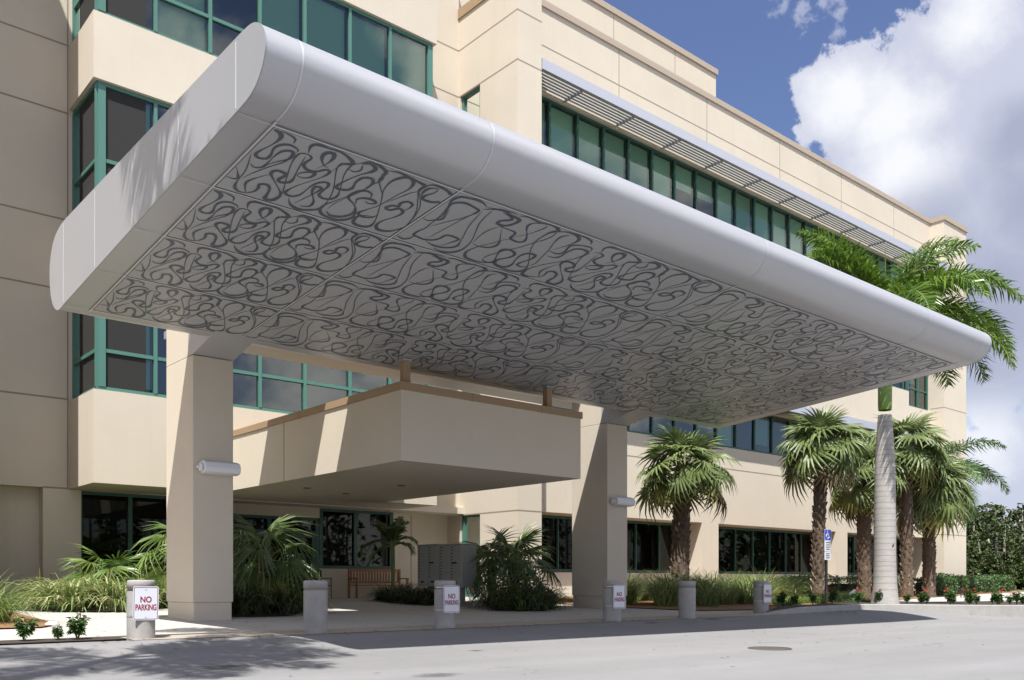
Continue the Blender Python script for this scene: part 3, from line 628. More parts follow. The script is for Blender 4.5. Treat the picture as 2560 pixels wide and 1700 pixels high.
# soffit: four rows of panels, the ornament repeats in every full panel
PX = [4.555, 7.14, 12.99, 18.84, 21.47]; 
PYS = [9.281 + 1.638 * i for i in range(5)]
STROKES = """38,429 27,304 13,191 11,117 18,67 35,49 58,40 79,52 95,87
35,505 37,448 34,353 22,251 20,196 31,147 47,130 71,145 90,166 91,214 86,365 81,572 77,767 75,829
5,527 22,545 30,517 45,463 40,372 31,278
12,186 25,308 34,455 37,588 40,672 35,756 37,827 54,842 74,850 95,809 102,745 102,687 115,666 133,670 143,686 140,740 131,840 124,878
38,640 53,550 66,449 80,361 89,270 97,198
79,859 103,898 133,897 154,855 162,796 156,731 140,597 122,455 109,307 99,161
119,940 135,960 164,953 180,894 185,810 178,679 159,533 135,369 123,239 117,107
94,131 114,82 136,52 167,79 190,92 202,118 201,190 194,244 181,266 166,257 165,207 175,174 183,136 172,101 144,85
165,241 187,289 211,295 234,304 241,354 243,407 257,432 276,434 285,393 274,312 247,207 235,134 240,77 256,57
244,423 251,366 266,274 274,179 279,93 276,62
184,663 175,550 172,425 178,338 187,289
184,674 207,697 229,676 241,627 240,551 217,430 194,316
249,421 236,480 226,573 209,704 202,802 205,877 221,942 246,958 279,947 297,904
266,901 262,824 269,735 279,639 298,512 311,369 323,253 324,153 317,94
264,894 284,923 299,877 282,757 270,649 279,607 301,606 317,653 316,728 302,806 301,862 312,912 340,924 352,852 339,728 333,635 341,564 360,550 368,573 371,641 363,736 363,804 379,822 397,790
185,52 208,22 247,42 282,22 303,33 317,75 307,118 305,217 310,342 332,491 359,616 390,762 402,869 389,935 361,953 315,937
7,917 28,942 40,894 41,836
18,67 39,38 60,28 79,43
96,85 116,69 141,50 162,39 180,48
319,94 340,43 375,49 394,93 397,178 391,276 378,378
317,76 346,40 389,27 426,51 438,104
372,405 394,425 410,410 414,351 403,259 405,206 427,164 448,151 462,165 468,223
387,502 416,496 424,438 421,336 425,253 444,221 464,233 472,287 466,402 449,518 423,656 408,797 410,900 414,944 438,957 468,912
357,80 345,143 353,260 372,405 385,545 398,690 395,774
468,912 447,813 445,711 456,555
468,912 471,838 464,772 475,733 496,765 506,838 507,922 514,962 539,961 543,880 531,809 490,684 459,573 456,516 468,486 490,500 501,552 492,612 499,650 514,654 525,615 523,527 513,392 504,286 500,222
477,240 475,331 488,453 514,601 537,738 549,822
480,209 501,191 518,220 516,280 517,336 538,381 564,367 582,308 598,311 598,382 583,488 557,636 547,738 550,788 572,805 589,756 593,662 594,575 604,496 624,463 635,507 637,612 639,664 660,697 682,671 689,593 665,437 639,273 632,145 643,97
498,178 486,87 498,41 533,37 572,35 607,71 628,112 620,145 607,168 603,252 600,307
587,280 560,245 539,165 539,99 557,79 569,134 568,231 556,330
528,497 549,504 566,464 566,393 547,406 530,453 528,497
570,832 596,924 631,959 663,919 685,849 680,719 659,533 606,247 602,147
602,892 611,786 623,657 627,564 607,564 612,652 645,777 649,872 624,902
634,201 656,214 668,165 658,101
653,90 671,51 697,76 699,133 679,227 662,358 656,451 662,495 685,490 702,441 691,330 696,250 718,224 734,259 739,359 726,510 701,663 683,805 696,901 727,947 773,946 799,855 787,731 757,640 729,594 718,545 727,443 750,405 773,433 779,490
708,859 736,910 770,878 786,780 772,685
707,837 706,723 720,587
643,97 671,21 714,49 736,91 740,167 745,221 781,332 800,389 835,560 874,785 880,900 855,941 823,917 811,813 828,760 858,737
729,124 742,143 748,226 733,368
729,63 770,35 818,58 840,107 848,200 839,326 833,470 826,575 805,701 801,756 826,788 853,756 858,688
812,436 787,322 778,188 787,99 808,54 860,73 877,88 879,172 901,268 946,449 972,627 978,769 957,881 920,914 895,851 896,749 914,646 918,543 893,500 875,565 854,552 864,489 884,480 877,422 889,368 913,385 919,447 914,526
839,460 853,347 866,236 880,192
763,630 750,560 767,510 799,503 812,538 794,568 777,550
881,103 890,44 922,35 968,69 984,155 961,261 917,264 914,203 926,138 925,74
914,269 896,187 897,98 923,66
879,172 938,369 968,560 975,672
#
-16,98 19,43 59,69 71,126 63,223 43,335 39,395 60,429 93,412 97,352 84,255 96,188 129,153 175,176 179,208
47,30 87,39 126,67 134,120
56,528 77,564 109,540 115,466 114,353 123,259 150,221 171,235 177,323 136,424 111,528
19,398 52,571 65,676 70,792 83,902 115,955 153,947
176,249 174,365 133,506 95,664 78,762
153,947 118,845 113,767 147,649 173,582
153,947 177,890 179,824 169,771 198,741 226,786 242,888 248,948 283,945 297,874 286,798 205,650 166,569 180,514 222,520 230,563 220,624 241,654 272,621 275,556 258,452 237,298 226,214
217,186 196,209 194,287 214,420 248,584 290,773 297,874
196,209 230,191 257,220 254,280 255,336 288,381 330,367 357,308 382,311 383,382 359,488 318,636 303,738 307,788 342,805 369,756 375,662 376,575 392,496 423,463 442,507 444,612 447,664 480,697 515,671 525,593 488,437 447,273 436,145 454,97
226,178 207,87 225,41 280,37 342,35 397,71 430,112 418,145 396,168 391,252 386,307
365,280 323,245 290,165 290,99 318,79 337,134 336,231 317,330
273,497 305,504 333,464 333,393 302,406 276,453 273,497
339,832 380,924 435,959 486,919 520,849 513,719 479,533 395,247 389,147
389,892 404,786 422,657 428,564 397,564 405,652 457,777 464,872 423,902
439,201 474,214 492,165 477,101
470,90 497,51 538,76 542,133 510,227 484,358 474,451 484,495 520,490 546,441 530,330 537,250 571,224 597,259 604,359 584,510 544,663 517,805 537,901 586,947 659,946 700,855 680,731 633,640 590,594 572,545 585,443 622,405 659,433 668,490
555,859 599,910 654,878 679,780 656,685
554,837 553,723 574,587
454,97 498,21 565,49 601,91 606,167 614,221 671,332 701,389 755,560 817,785 827,900 787,941 736,917 718,813 745,760 791,737
588,124 609,143 619,226 595,368
589,63 654,35 729,58 763,107 776,200 762,326 753,470 741,575 709,701 703,756 742,788 785,756 793,688
720,436 681,322 665,188 681,99 714,54 795,73 822,88 825,172 860,268 931,449 972,627 981,769 948,881 889,914 850,851 852,749 880,646 887,543 848,500 819,565 786,552 802,489 833,480 822,422 841,368 879,385 888,447 880,526
763,460 784,347 805,236 827,192
642,630 622,560 649,510 699,503 720,538 691,568 665,550
828,103 843,44 894,35 965,69 991,155 955,261 886,264 880,203 899,138 898,74
881,269 852,187 854,98 894,66
825,172 918,369 965,560 977,672
9,794 39,803 63,778 31,672 8,618"""
def smooth_poly(pts, step):
    P = [Vector(p) for p in pts]; out = []
    for i in range(len(P) - 1):
        a = P[max(0, i - 1)]; b = P[i]; c = P[i + 1]; d = P[min(len(P) - 1, i + 2)]
        n = max(2, int((c - b).length / step))
        for k in range(n):
            t = k / n; out.append(0.5 * ((2 * b) + (c - a) * t + (2 * a - 5 * b + 4 * c - d) * t * t + (3 * b - a - 3 * c + d) * t ** 3))
    out.append(P[-1]); return out
def scroll_strokes(block, width):
    res = []
    for ln in block.strip().split('\n'):
        pts = [tuple(int(q) / 1000 for q in t.split(',')) for t in ln.split()]
        P = smooth_poly([(u * width, v * 1.638) for u, v in pts], 0.035); n = len(P); W_ = []
        for i in range(n):
            a = P[max(0, i - 3)]; b = P[i]; c = P[min(n - 1, i + 3)]
            t1 = b - a; t2 = c - b; k = 0.0
            if t1.length > 1e-6 and t2.length > 1e-6: k = abs(t1.angle(t2)) / max(.02, (t1.length + t2.length) / 2)
            edge = 1.0 if (b.y < 0.24 or b.y > 1.45) else 0.0
            W_.append(0.0145 + 0.036 * sm01(k / 7.0) + 0.016 * edge)
        for _ in range(6): W_ = [(W_[max(0, i - 1)] + W_[i] * 2 + W_[min(n - 1, i + 1)]) / 4 for i in range(n)]
        for i in range(min(6, n)):
            f = (i + 2) / 8; W_[i] *= f; W_[n - 1 - i] *= f
        L_ = []; R_ = []
        for i in range(n):
            t = (P[min(n - 1, i + 1)] - P[max(0, i - 1)]); t = t.normalized() if t.length > 1e-7 else Vector((1, 0))
            nn = Vector((-t.y, t.x)) * W_[i]; L_.append(P[i] + nn * .5); R_.append(P[i] - nn * .5)
        res.append((L_, R_))
    return res
FULL, PART = STROKES.split('#')
SC_FULL = scroll_strokes(FULL, 5.85); SC_PART = scroll_strokes(PART, 2.60)
for c in range(4):
    x0, x1 = PX[c], PX[c + 1]; u0, u1 = 0.0, x1 - x0; SC = SC_PART if c in (0, 3) else SC_FULL
    for r in range(4):
        y0, y1 = PYS[r], PYS[r + 1]; g = 0.011
        mb = MB(); a0, a1, b0, b1 = x0 + g, x1 - g, y0 + g, y1 - g
        vs = [(a0, b0, zs(b0) - .016), (a1, b0, zs(b0) - .016), (a1, b1, zs(b1) - .016), (a0, b1, zs(b1) - .016), (a0, b0, zs(b0) + .01), (a1, b0, zs(b0) + .01), (a1, b1, zs(b1) + .01), (a0, b1, zs(b1) + .01)]
        mb.idx(vs, [(3, 2, 1, 0), (4, 5, 6, 7), (0, 1, 5, 4), (1, 2, 6, 5), (2, 3, 7, 6), (3, 0, 4, 7)])
        p = mb.build('soffit_panel', M['soffit'], CAN, CO)
        sc = MB(); X = lambda q: x0 + (q.x - u0); lay = 0
        for (L_, R_) in SC:
            lay = (lay + 1) % 9; dz = 0.0185 + lay * 0.00045
            for i in range(len(L_) - 1):
                q = (L_[i], L_[i + 1], R_[i + 1], R_[i])
                if min(a.x for a in q) < u0 + .02 or max(a.x for a in q) > u1 - .02: continue
                sc.face([(X(a), y0 + a.y, zs(y0 + a.y) - dz) for a in q])
        w = .020
        for (xa, xb, ya, yb) in ((a0, a1, b0, b0 + w), (a0, a1, b1 - w, b1), (a0, a0 + w, b0 + w, b1 - w), (a1 - w, a1, b0 + w, b1 - w)):
            sc.face([(xa, ya, zs(ya) - .0177), (xb, ya, zs(ya) - .0177), (xb, yb, zs(yb) - .0177), (xa, yb, zs(yb) - .0177)])
        sc.build('scrollwork', M['scroll'], p, CO)
st = MB()
def strip(x0, x1, y0, y1): st.face([(x0, y0, zs(y0) - .0215), (x1, y0, zs(y0) - .0215), (x1, y1, zs(y1) - .0215), (x0, y1, zs(y1) - .0215)])
for x in PX: strip(x - .014, x + .014, 9.2, 15.9)
for y in PYS:
    for i in range(4): strip(PX[i] + .014, PX[i + 1] - .014, y - .015, y + .015)
    strip(CX0 + .01, PX[0] - .011, y - .006, y + .006); strip(PX[4] + .011, CX1 - .01, y - .006, y + .006)
st.build('joint_strip', M['strip'], CAN, CO)

# unseen slab added behind the canopy, shaped to cast the shadow bands
RS = MB(); RS.box(7.4, 21.0, 17.60, 20.4, 6.14, 6.30); rs = RS.build('roof_slab', M['metal_end'], None, (14, 18.7, 6.2)); tag(rs, 'narrow flat metal roof slab hidden behind the rear edge of the silver canopy', 'roof slab')

def column(name_label, x0, x1, y0, y1, org):
    t = thing('canopy_column', org, name_label, 'column', 'stucco columns carrying the canopy')
    o = Vector(org); zb = 0.0
    mb = MB(); mb.box(x0, x1, y0, y1, 0.36, 4.99); mb.box(x0, x1, y0 + .22, y1, 4.99, 6.139); a = mb.build('shaft', M['stucco'], t, o); bevel(a, .012)
    mb = MB(); mb.box(x0 + .022, x1 - .022, y0 + .022, y1 - .022, -.06, 0.36); a = mb.build('plinth', M['stucco'], t, o); bevel(a, .01)
    yf = 15.72; zf = zs(yf) + .0; mb = MB(); e = 0.03
    vs = [(x0 - .005, y0 + .219, 5.0), (x1 + .005, y0 + .219, 5.0), (x0 - .005, y0 - .004, 5.0), (x1 + .005, y0 - .004, 5.0), (x0 + .0, yf, zf - .02), (x1 + .0, yf, zf - .02),
          (x0 - .005, y0 + .219, 5.62), (x1 + .005, y0 + .219, 5.62), (x0, yf, 5.62), (x1, yf, 5.62)]
    mb.idx(vs, [(0, 2, 3, 1), (2, 4, 5, 3), (0, 6, 8, 4, 2), (1, 3, 5, 9, 7), (4, 8, 9, 5), (0, 1, 7, 6), (6, 7, 9, 8)])
    a = mb.build('bracket', M['metal'], t, o); fix_normals(a)
    return t
column('beige stucco column under the near left end of the canopy, beside the sign reading NO PARKING', 6.62, 7.41, 16.77, 18.12, (7.0, 17.4, 0))
column('beige stucco column under the right half of the canopy, in front of a fan palm', 17.86, 18.65, 16.77, 18.12, (18.2, 17.4, 0))

def flood(x, y, z, label):
    t = thing('wall_light', (x, y, z), label, 'wall light', 'white floodlights on the canopy columns'); o = Vector((x, y, z))
    pr = [(y - .001, z + .10), (y - .10, z + .125), (y - .22, z + .085), (y - .26, z - .02), (y - .23, z - .10), (y - .05, z - .125), (y - .001, z - .10)]
    mb = MB(); mb.extrude_x(pr, x - .33, x + .36, 0, False); a = mb.build('housing', M['white'], t, o); fix_normals(a); bevel(a, .012)
    mb = MB(); mb.extrude_x([(y - .222, z + .088), (y - .105, z + .127), (y - .1, z + .131), (y - .228, z + .092)], x - .29, x + .32); a = mb.build('lens', M['lens'], t, o); fix_normals(a)
    for s in (-.355, .385):
        mb = MB(); mb.tube([(x + s - .028, y - .12, z - .01), (x + s + .0, y - .12, z - .01)], .075, 12); mb.build('end_cap', M['white'], t, o)
    mb = MB(); mb.box(x - .44, x - .383, y - .14, y - .10, z - .03, z + .01); mb.build('knuckle', M['white'], t, o)
flood(7.09, 16.77, 2.90, 'white tubular floodlight on the near left canopy column')
flood(18.33, 16.77, 2.91, 'white tubular floodlight on the right canopy column')

for x, lb in ((10.42, 'short brown post between canopy and the near corner of the entrance roof'), (14.35, 'short brown post between canopy and the right end of the entrance roof')):
    y = 15.36; t = thing('canopy_post', (x, y, 4.735), lb, 'post', 'brown posts under the rear of the canopy'); o = Vector((x, y, 4.735))
    mb = MB(); mb.box(x - .075, x + .075, y - .075, y + .075, 4.74, zs(y) - .06); mb.build('shaft', M['coping'], t, o)
    mb = MB(); mb.box(x - .1, x + .1, y - .1, y + .1, zs(y) - .06, zs(y) - .022); mb.build('cap_plate', M['louver'], t, o)
for x, y, lb in ((8.1, 9.95, 'low silver floodlight box on the canopy top near its middle left seam'), (19.2, 9.5, 'low silver floodlight box on the canopy top near its right end')):
    mb = MB(); mb.box(x - .65, x + .65, y - .2, y + .2, 6.558, 6.80); a = mb.build('roof_light', M['metal'], None, (x, y, 6.56)); bevel(a, .02); tag(a, lb, 'light', 'floodlight boxes on the canopy top')

# ------------------------------------------------------------------ bollards and their signs
def text_mesh(name, body, size, mat_, parent, loc, rot, xs=1.0, bold=0.0):
    cu = bpy.data.curves.new(name, 'FONT'); cu.body = body; cu.size = size; cu.align_x = 'CENTER'; cu.align_y = 'CENTER'; cu.extrude = 0.0008; cu.offset = bold
    tmp = bpy.data.objects.new(name, cu); COL.objects.link(tmp); bpy.context.view_layer.update()
    dg = bpy.context.evaluated_depsgraph_get(); me = bpy.data.meshes.new_from_object(tmp.evaluated_get(dg))
    bpy.data.objects.remove(tmp); bpy.data.curves.remove(cu); me.materials.clear(); me.materials.append(mat_)
    for v in me.vertices: v.co.x *= xs
    o = bpy.data.objects.new(name, me); COL.objects.link(o); o.parent = parent; o.location = loc; o.rotation_euler = rot
    return o
def lathe(mb, prof, n=40, mi=0, sm=True):
    vs = []; fs = []
    for r, z in prof:
        for k in range(n): vs.append((r * math.cos(2 * math.pi * k / n), r * math.sin(2 * math.pi * k / n), z))
    for i in range(len(prof) - 1):
        for k in range(n): fs.append((i * n + k, i * n + (k + 1) % n, (i + 1) * n + (k + 1) % n, (i + 1) * n + k))
    mb.idx(vs, fs, mi, sm)
BH = 0.83
def make_bollard():
    t = thing('bollard', (0, 0, 0), 'x', 'bollard', 'round concrete bollards along the drop-off')
    r = 0.19; mb = MB()
    lathe(mb, [(r, -.08), (r, .30), (r, BH - .155)]); b = mb.build('post', M['concrete'], t)
    mb = MB(); lathe(mb, [(r - .014, BH - .156), (r - .014, BH - .132)]); mb.build('groove', M['stucco_shadow_line'], t)
    mb = MB(); lathe(mb, [(r - .014, BH - .132), (r, BH - .13), (r, BH - .02), (r - .006, BH - .006), (r - .02, BH), (0.001, BH + .004)]); mb.build('cap', M['concrete'], t)
    return t
b0 = make_bollard()
BL = [(4.49, 13.27, 'grey concrete bollard with a NO PARKING sign, nearest the palm bed at the left'), (7.16, 13.09, 'plain grey bollard just right of the near canopy column, no sign on it'),
      (9.65, 12.98, 'grey bollard with a sign, in front of the grey mailbox cabinets'), (13.86, 12.88, 'grey bollard with a sign, in front of the right canopy column'),
      (16.27, 12.85, 'plain grey bollard in front of the ornamental grass, no sign on it'), (19.88, 13.36, 'grey bollard with a sign, last one before the kerb and the accessible parking sign')]
for i, (x, y, lb) in enumerate(BL):
    o = b0 if i == 0 else copy_tree(b0)
    o.location = (x, y, zg(x, y)); o.rotation_euler = (0, 0, i * 1.3); o['label'] = lb
def rounded(w, h, r, n=6):
    out = []
    for cx, cy, a0 in ((w / 2 - r, h / 2 - r, 0), (-w / 2 + r, h / 2 - r, 90), (-w / 2 + r, -h / 2 + r, 180), (w / 2 - r, -h / 2 + r, 270)):
        for k in range(n + 1):
            a = R(a0 + 90 * k / n); out.append((cx + r * math.cos(a), cy + r * math.sin(a)))
    return out
def make_sign():
    t = thing('no_parking_sign', (0, 0, 0), 'x', 'sign', 'NO PARKING signs banded to bollards')
    w, h = .355, .476
    def plate(d, ww, hh, r, y, th, m, name, par):
        p = rounded(ww, hh, r); mb = MB(); mb.face([(a, y, b) for a, b in p][::-1]); mb.face([(a, y + th, b) for a, b in p])
        n = len(p)
        for i in range(n):
            a, b = p[i], p[(i + 1) % n]; mb.face([(a[0], y, a[1]), (b[0], y, b[1]), (b[0], y + th, b[1]), (a[0], y + th, a[1])])
        o = mb.build(name, m, par); fix_normals(o); return o
    pl = plate(0, w, h, .035, 0, .003, M['signwhite'], 'plate', t)
    p1 = rounded(w - .022, h - .022, .026); p2 = rounded(w - .038, h - .038, .02); mb = MB(); n = len(p1)
    for i in range(n): mb.face([(p1[i][0], -.0012, p1[i][1]), (p1[(i + 1) % n][0], -.0012, p1[(i + 1) % n][1]), (p2[(i + 1) % n][0], -.0012, p2[(i + 1) % n][1]), (p2[i][0], -.0012, p2[i][1])])
    mb.build('border', M['signred'], pl)
    text_mesh('lettering', 'NO', .115, M['signred'], pl, (0, -.0015, .048), (R(90), 0, 0), .88, .0032)
    text_mesh('lettering', 'PARKING', .115, M['signred'], pl, (0.002, -.0015, -.062), (R(90), 0, 0), .61, .0032)
    for z in (h / 2 - .045, -h / 2 + .04):
        mb = MB(); mb.tube([(0, -.004, z), (0, .0, z)], .008, 8); mb.build('bolt', M['steel'], pl)
    for z in (h / 2 - .03, -h / 2 + .05):
        mb = MB(); q = []
        for k in range(33):
            a = 2 * math.pi * k / 32; q.append((.192 * math.cos(a), .197 + .192 * math.sin(a)))
        for k in range(32): mb.face([(q[k][0], q[k][1], z - .008), (q[k + 1][0], q[k + 1][1], z - .008), (q[k + 1][0], q[k + 1][1], z + .008), (q[k][0], q[k][1], z + .008)], 0, True)
        mb.build('band', M['steel'], t)
    return t
s0 = make_sign()
for i, (k, lb, tilt) in enumerate(((0, 'white NO PARKING sign with red lettering on the bollard nearest the left edge', .015), (2, 'white NO PARKING sign on the bollard in front of the mailbox cabinets', 0),
                             (3, 'white NO PARKING sign on the bollard in front of the right canopy column', 0), (5, 'white NO PARKING sign on the last bollard, before the planted kerb', 0))):
    o = s0 if i == 0 else copy_tree(s0)
    x, y, _ = BL[k]; o.location = (x + .0, y - .1975, zg(x, y) + .505); o.rotation_euler = (0, tilt, 0); o['label'] = lb

# accessible parking sign
ax, ay = 25.9, 15.05; az_ = zg(ax, ay) + .08
t = thing('parking_sign', (ax, ay, az_), 'blue and white accessible parking sign on a black post beside a palm trunk', 'sign'); o = Vector((ax, ay, az_))
mb = MB(); mb.tube([(ax, ay, az_ - .15), (ax, ay, az_ + 2.3)], .045, 10); mb.build('post', M['black'], t, o)
def rect(mb, x0, x1, z0, z1, y, th=.004, mi=0): mb.box(x0, x1, y, y + th, z0, z1, mi)
mb = MB(); rect(mb, ax - .19, ax + .19, az_ + 1.96, az_ + 2.31, ay - .055); bp = mb.build('symbol_plate', M['signblue'], t, o)
mb = MB(); cx, cz, yy = ax - .005, az_ + 2.13, ay - .058
mb.tube([(cx - .02, yy, cz + .115), (cx - .02, yy - .003, cz + .115)], .022, 12)
for a, b, w in (((-.02, .085), (-.005, -.005), .014), ((-.018, .045), (.05, .045), .011), ((-.005, -.005), (.05, -.005), .013), ((.05, -.005), (.08, -.085), .013), ((.08, -.085), (.105, -.08), .011)):
    mb.tube([(cx + a[0], yy, cz + a[1]), (cx + b[0], yy, cz + b[1])], w, 6)
q = [(cx - .01 + .075 * math.cos(R(v)), yy, cz - .035 + .075 * math.sin(R(v))) for v in range(120, 361, 15)]
mb.tube(q, .011, 6); mb.build('wheelchair_symbol', M['signwhite'], bp, o)
mb = MB()
for (xa, xb, za, zb) in ((-.19, .19, 2.295, 2.31), (-.19, .19, 1.96, 1.975), (-.19, -.175, 1.975, 2.295), (.175, .19, 1.975, 2.295)): rect(mb, ax + xa, ax + xb, az_ + za, az_ + zb, ay - .0575, .002)
mb.build('border', M['signwhite'], bp, o)
for (za, zb, nl) in ((1.62, 1.955, 4), (1.36, 1.61, 3)):
    mb = MB(); rect(mb, ax - .19, ax + .19, az_ + za, az_ + zb, ay - .055); p = mb.build('notice_plate', M['signwhite'], t, o)
    mb = MB(); rr = random.Random(nl)
    for k in range(nl):
        z = az_ + zb - .06 - k * (zb - za - .08) / (nl - .3); w = rr.uniform(.09, .14); rect(mb, ax - w, ax + w, z - .012, z + .012, ay - .0575, .002)
    mb.build('lettering', M['black'], p, o)

# ------------------------------------------------------------------ mailbox cabinets
def make_mailbox():
    """Front faces -x; origin at the middle of the foot; runs 1.02 m along y."""
    t = thing('mailbox_cabinet', (0, 0, 0), 'x', 'mailbox', 'grey cluster mailboxes')
    x0, x1, w = -.26, .26, .525
    mb = MB(); mb.box(x0, x1, -w, w, .46, 1.66); a = mb.build('cabinet', M['mailgrey'], t); bevel(a, .012)
    mb = MB(); mb.box(x0 - .02, x1 + .01, -w - .01, w + .01, 1.66, 1.69); a = mb.build('top', M['mailgrey'], t); bevel(a, .008)
    mb = MB(); mb.box(-.12, .12, -.2, .2, .06, .46); mb.box(-.19, .19, -.3, .3, -.03, .06); a = mb.build('pedestal', M['mailgrey'], t); bevel(a, .006)
    def door(y0, y1, z0, z1, parcel):
        mb = MB(); mb.box(x0 - .012, x0, y0, y1, z0, z1); a = mb.build('mail_door', M['maildoor'], t); bevel(a, .004, 1)
        l = MB(); l.box(x0 - .0145, x0 - .012, (y1 - .13), (y1 - .03), z1 - .045, z1 - .018); l.build('number_plate', M['maillabel'], a)
        k = MB(); k.tube([(x0 - .012, y0 + .045, (z0 + z1) / 2), (x0 - .019, y0 + .045, (z0 + z1) / 2)], .010, 8); k.build('lock', M['steel'], a)
        if parcel:
            k = MB(); k.box(x0 - .03, x0 - .012, (y0 + y1) / 2 - .07, (y0 + y1) / 2 + .07, z0 + .05, z0 + .10); k.build('handle', M['black'], a)
    for (ya, yb) in ((-.50, -.015), (.015, .50)):
        z = 1.63
        hs = [.085] * 10 + [.26]
        for i, hh in enumerate(hs):
            if ya < 0 and i == 4: pass
            door(ya, yb, z - hh + .006, z - .006, i == 10); z -= hh
    k = MB(); k.box(x0 - .035, x0 - .012, -.30, -.12, 1.13, 1.175); k.build('slot_hood', M['black'], t)
    return t
mb0 = make_mailbox()
mb0.location = (15.70, 20.52, zg(15.7, 20.5) + .03); mb0['label'] = 'grey metal mailbox cabinet with rows of small doors, the nearer one whose plain side shows'
copy_tree(mb0, (15.70, 21.60, zg(15.7, 21.6) + .03), 0, 'grey metal mailbox cabinet behind its twin, beside the slender small palm')

# ------------------------------------------------------------------ benches and chair
def bench(loc, rz, L_, label):
    t = thing('garden_bench', loc, label, 'bench', None, rz)
    mb = MB()
    for k in range(5): mb.box(-L_ / 2, L_ / 2, -.22 + k * .095, -.145 + k * .095, .42, .45)
    mb.build('seat', M['wood'], t)
    mb = MB(); mb.box(-L_ / 2, L_ / 2, .25, .295, .90, .98); mb.box(-L_ / 2, L_ / 2, .25, .295, .50, .56); n = int(L_ / .115)
    for k in range(n): xx = -L_ / 2 + .08 + k * (L_ - .16) / (n - 1); mb.box(xx - .026, xx + .026, .26, .285, .56, .90)
    mb.build('backrest', M['wood'], t)
    for s in (-1, 1):
        for yy, hh in ((-.22, .64), (.275, .99)):
            mb = MB(); mb.box(s * (L_ / 2) - .03, s * (L_ / 2) + .03, yy - .03, yy + .03, 0, hh); mb.build('leg', M['wood'], t)
        mb = MB(); mb.box(s * (L_ / 2) - .035, s * (L_ / 2) + .035, -.27, .25, .64, .675); mb.build('armrest', M['wood'], t)
    return t
bench((16.75, 26.25, .19), 0, 2.0, 'slatted wooden bench under the dark entrance window behind the mailboxes')
bench((8.6, 25.05, .18), 0, 2.0, 'slatted wooden bench under the ground-floor window, half hidden by left shrub palms')
t = thing('metal_chair', (14.35, 26.0, .19), 'black metal armchair beside the glazed entrance, behind a plain bollard', 'chair', None, R(8))
mb = MB(); mb.box(-.28, .28, -.27, .27, .41, .44); mb.build('seat', M['black'], t)
mb = MB(); mb.box(-.28, .28, .26, .285, .88, .93); mb.box(-.28, .28, .26, .285, .5, .54)
for k in range(6): mb.box(-.25 + k * .1 - .01, -.25 + k * .1 + .01, .265, .28, .54, .88)
mb.build('backrest', M['black'], t)
for s in (-1, 1):
    for yy, hh in ((-.25, .65), (.27, .93)):
        mb = MB(); mb.tube([(s * .28, yy, 0), (s * .28, yy, hh)], .016, 6); mb.build('leg', M['black'], t)
    mb = MB(); mb.box(s * .28 - .025, s * .28 + .025, -.27, .27, .65, .675); mb.build('armrest', M['black'], t)

# water valve covers in the road
for (x, y, r, lb) in ((12.42, 8.19, .33, 'round rusty iron manhole cover in the sunlit road'),):
    z = zg(x, y); t = thing('manhole_cover', (x, y, z), lb, 'manhole cover')
    mb = MB(); mb.tube([(0, 0, -.02), (0, 0, .010)], r * .86, 32); mb.build('lid', M['iron'], t)
    mb = MB(); lathe(mb, [(r * .88, .004), (r * .9, .016), (r, .016), (r * 1.03, .004)], 40); mb.build('frame', M['iron'], t)
# ------------------------------------------------------------------ vegetation
RV = random.Random(11)
def frame_from(d, up=Vector((0, 0, 1)), roll=0.0):
    """Rotation whose x axis runs along d and whose z axis is as close to up as it can be."""
    x = d.normalized(); y = up.cross(x)
    y = Vector((0, 1, 0)) if y.length < 1e-4 else y.normalized()
    z = x.cross(y).normalized(); m = Matrix((x, y, z)).transposed()
    return m @ Matrix.Rotation(roll, 3, 'X')

def fan_leaf(mb, base, m, rad, nseg=24, spread=135, split=0.45, droop=0.25, mi=0, fold=0.035, rnd=RV, wmul=1.0):
    """Palmate blade: pleated segments joined near the stalk, free and drooping towards their tips."""
    P = lambda x, y, z: base + m @ Vector((x, y, z))
    sp = R(spread); da = sp / nseg
    for k in range(nseg):
        a = -sp + (2 * k + 1) * da; j = rnd.uniform(-.4, .4) * da
        c, s = math.cos(a), math.sin(a); rr = rad * (1.0 - 0.22 * abs(a / sp) ** 2) * rnd.uniform(.92, 1.06); dr = droop * rnd.uniform(.6, 1.5)
        cup = -0.10 * rad * abs(math.sin(a))
        def q(r, off, up):
            aa = a + j * max(0, (r - split) / (1 - split)); cc, ss = math.cos(aa), math.sin(aa); r_ = r * rr
            x = cc * r_ - ss * off; y = ss * r_ + cc * off
            z = up + cup * r - dr * rad * max(0.0, r - split * .8) ** 2 * 1.6
            return P(x, y, z)
        w1 = math.tan(da) * split * rr * 0.98 * wmul; w2 = w1 * .62; f = fold * rad
        r0, r1, r2, r3 = 0.03, split, split + (1 - split) * .55, 1.0
        c0 = q(r0, 0, 0); m1 = q(r1, 0, f); l1 = q(r1, w1, -f * .3); g1 = q(r1, -w1, -f * .3)
        m2 = q(r2, 0, f * .6); l2 = q(r2, w2, 0); g2 = q(r2, -w2, 0); t = q(r3, 0, 0)
        n = len(mb.v); mb.v += [tuple(v) for v in (c0, m1, l1, g1, m2, l2, g2, t)]
        for fc in ((0, 2, 1), (0, 1, 3), (1, 2, 5, 4), (3, 1, 4, 6), (4, 5, 7), (6, 4, 7)):
            mb.f.append(tuple(n + i for i in fc)); mb.m.append(mi); mb.s.append(False)

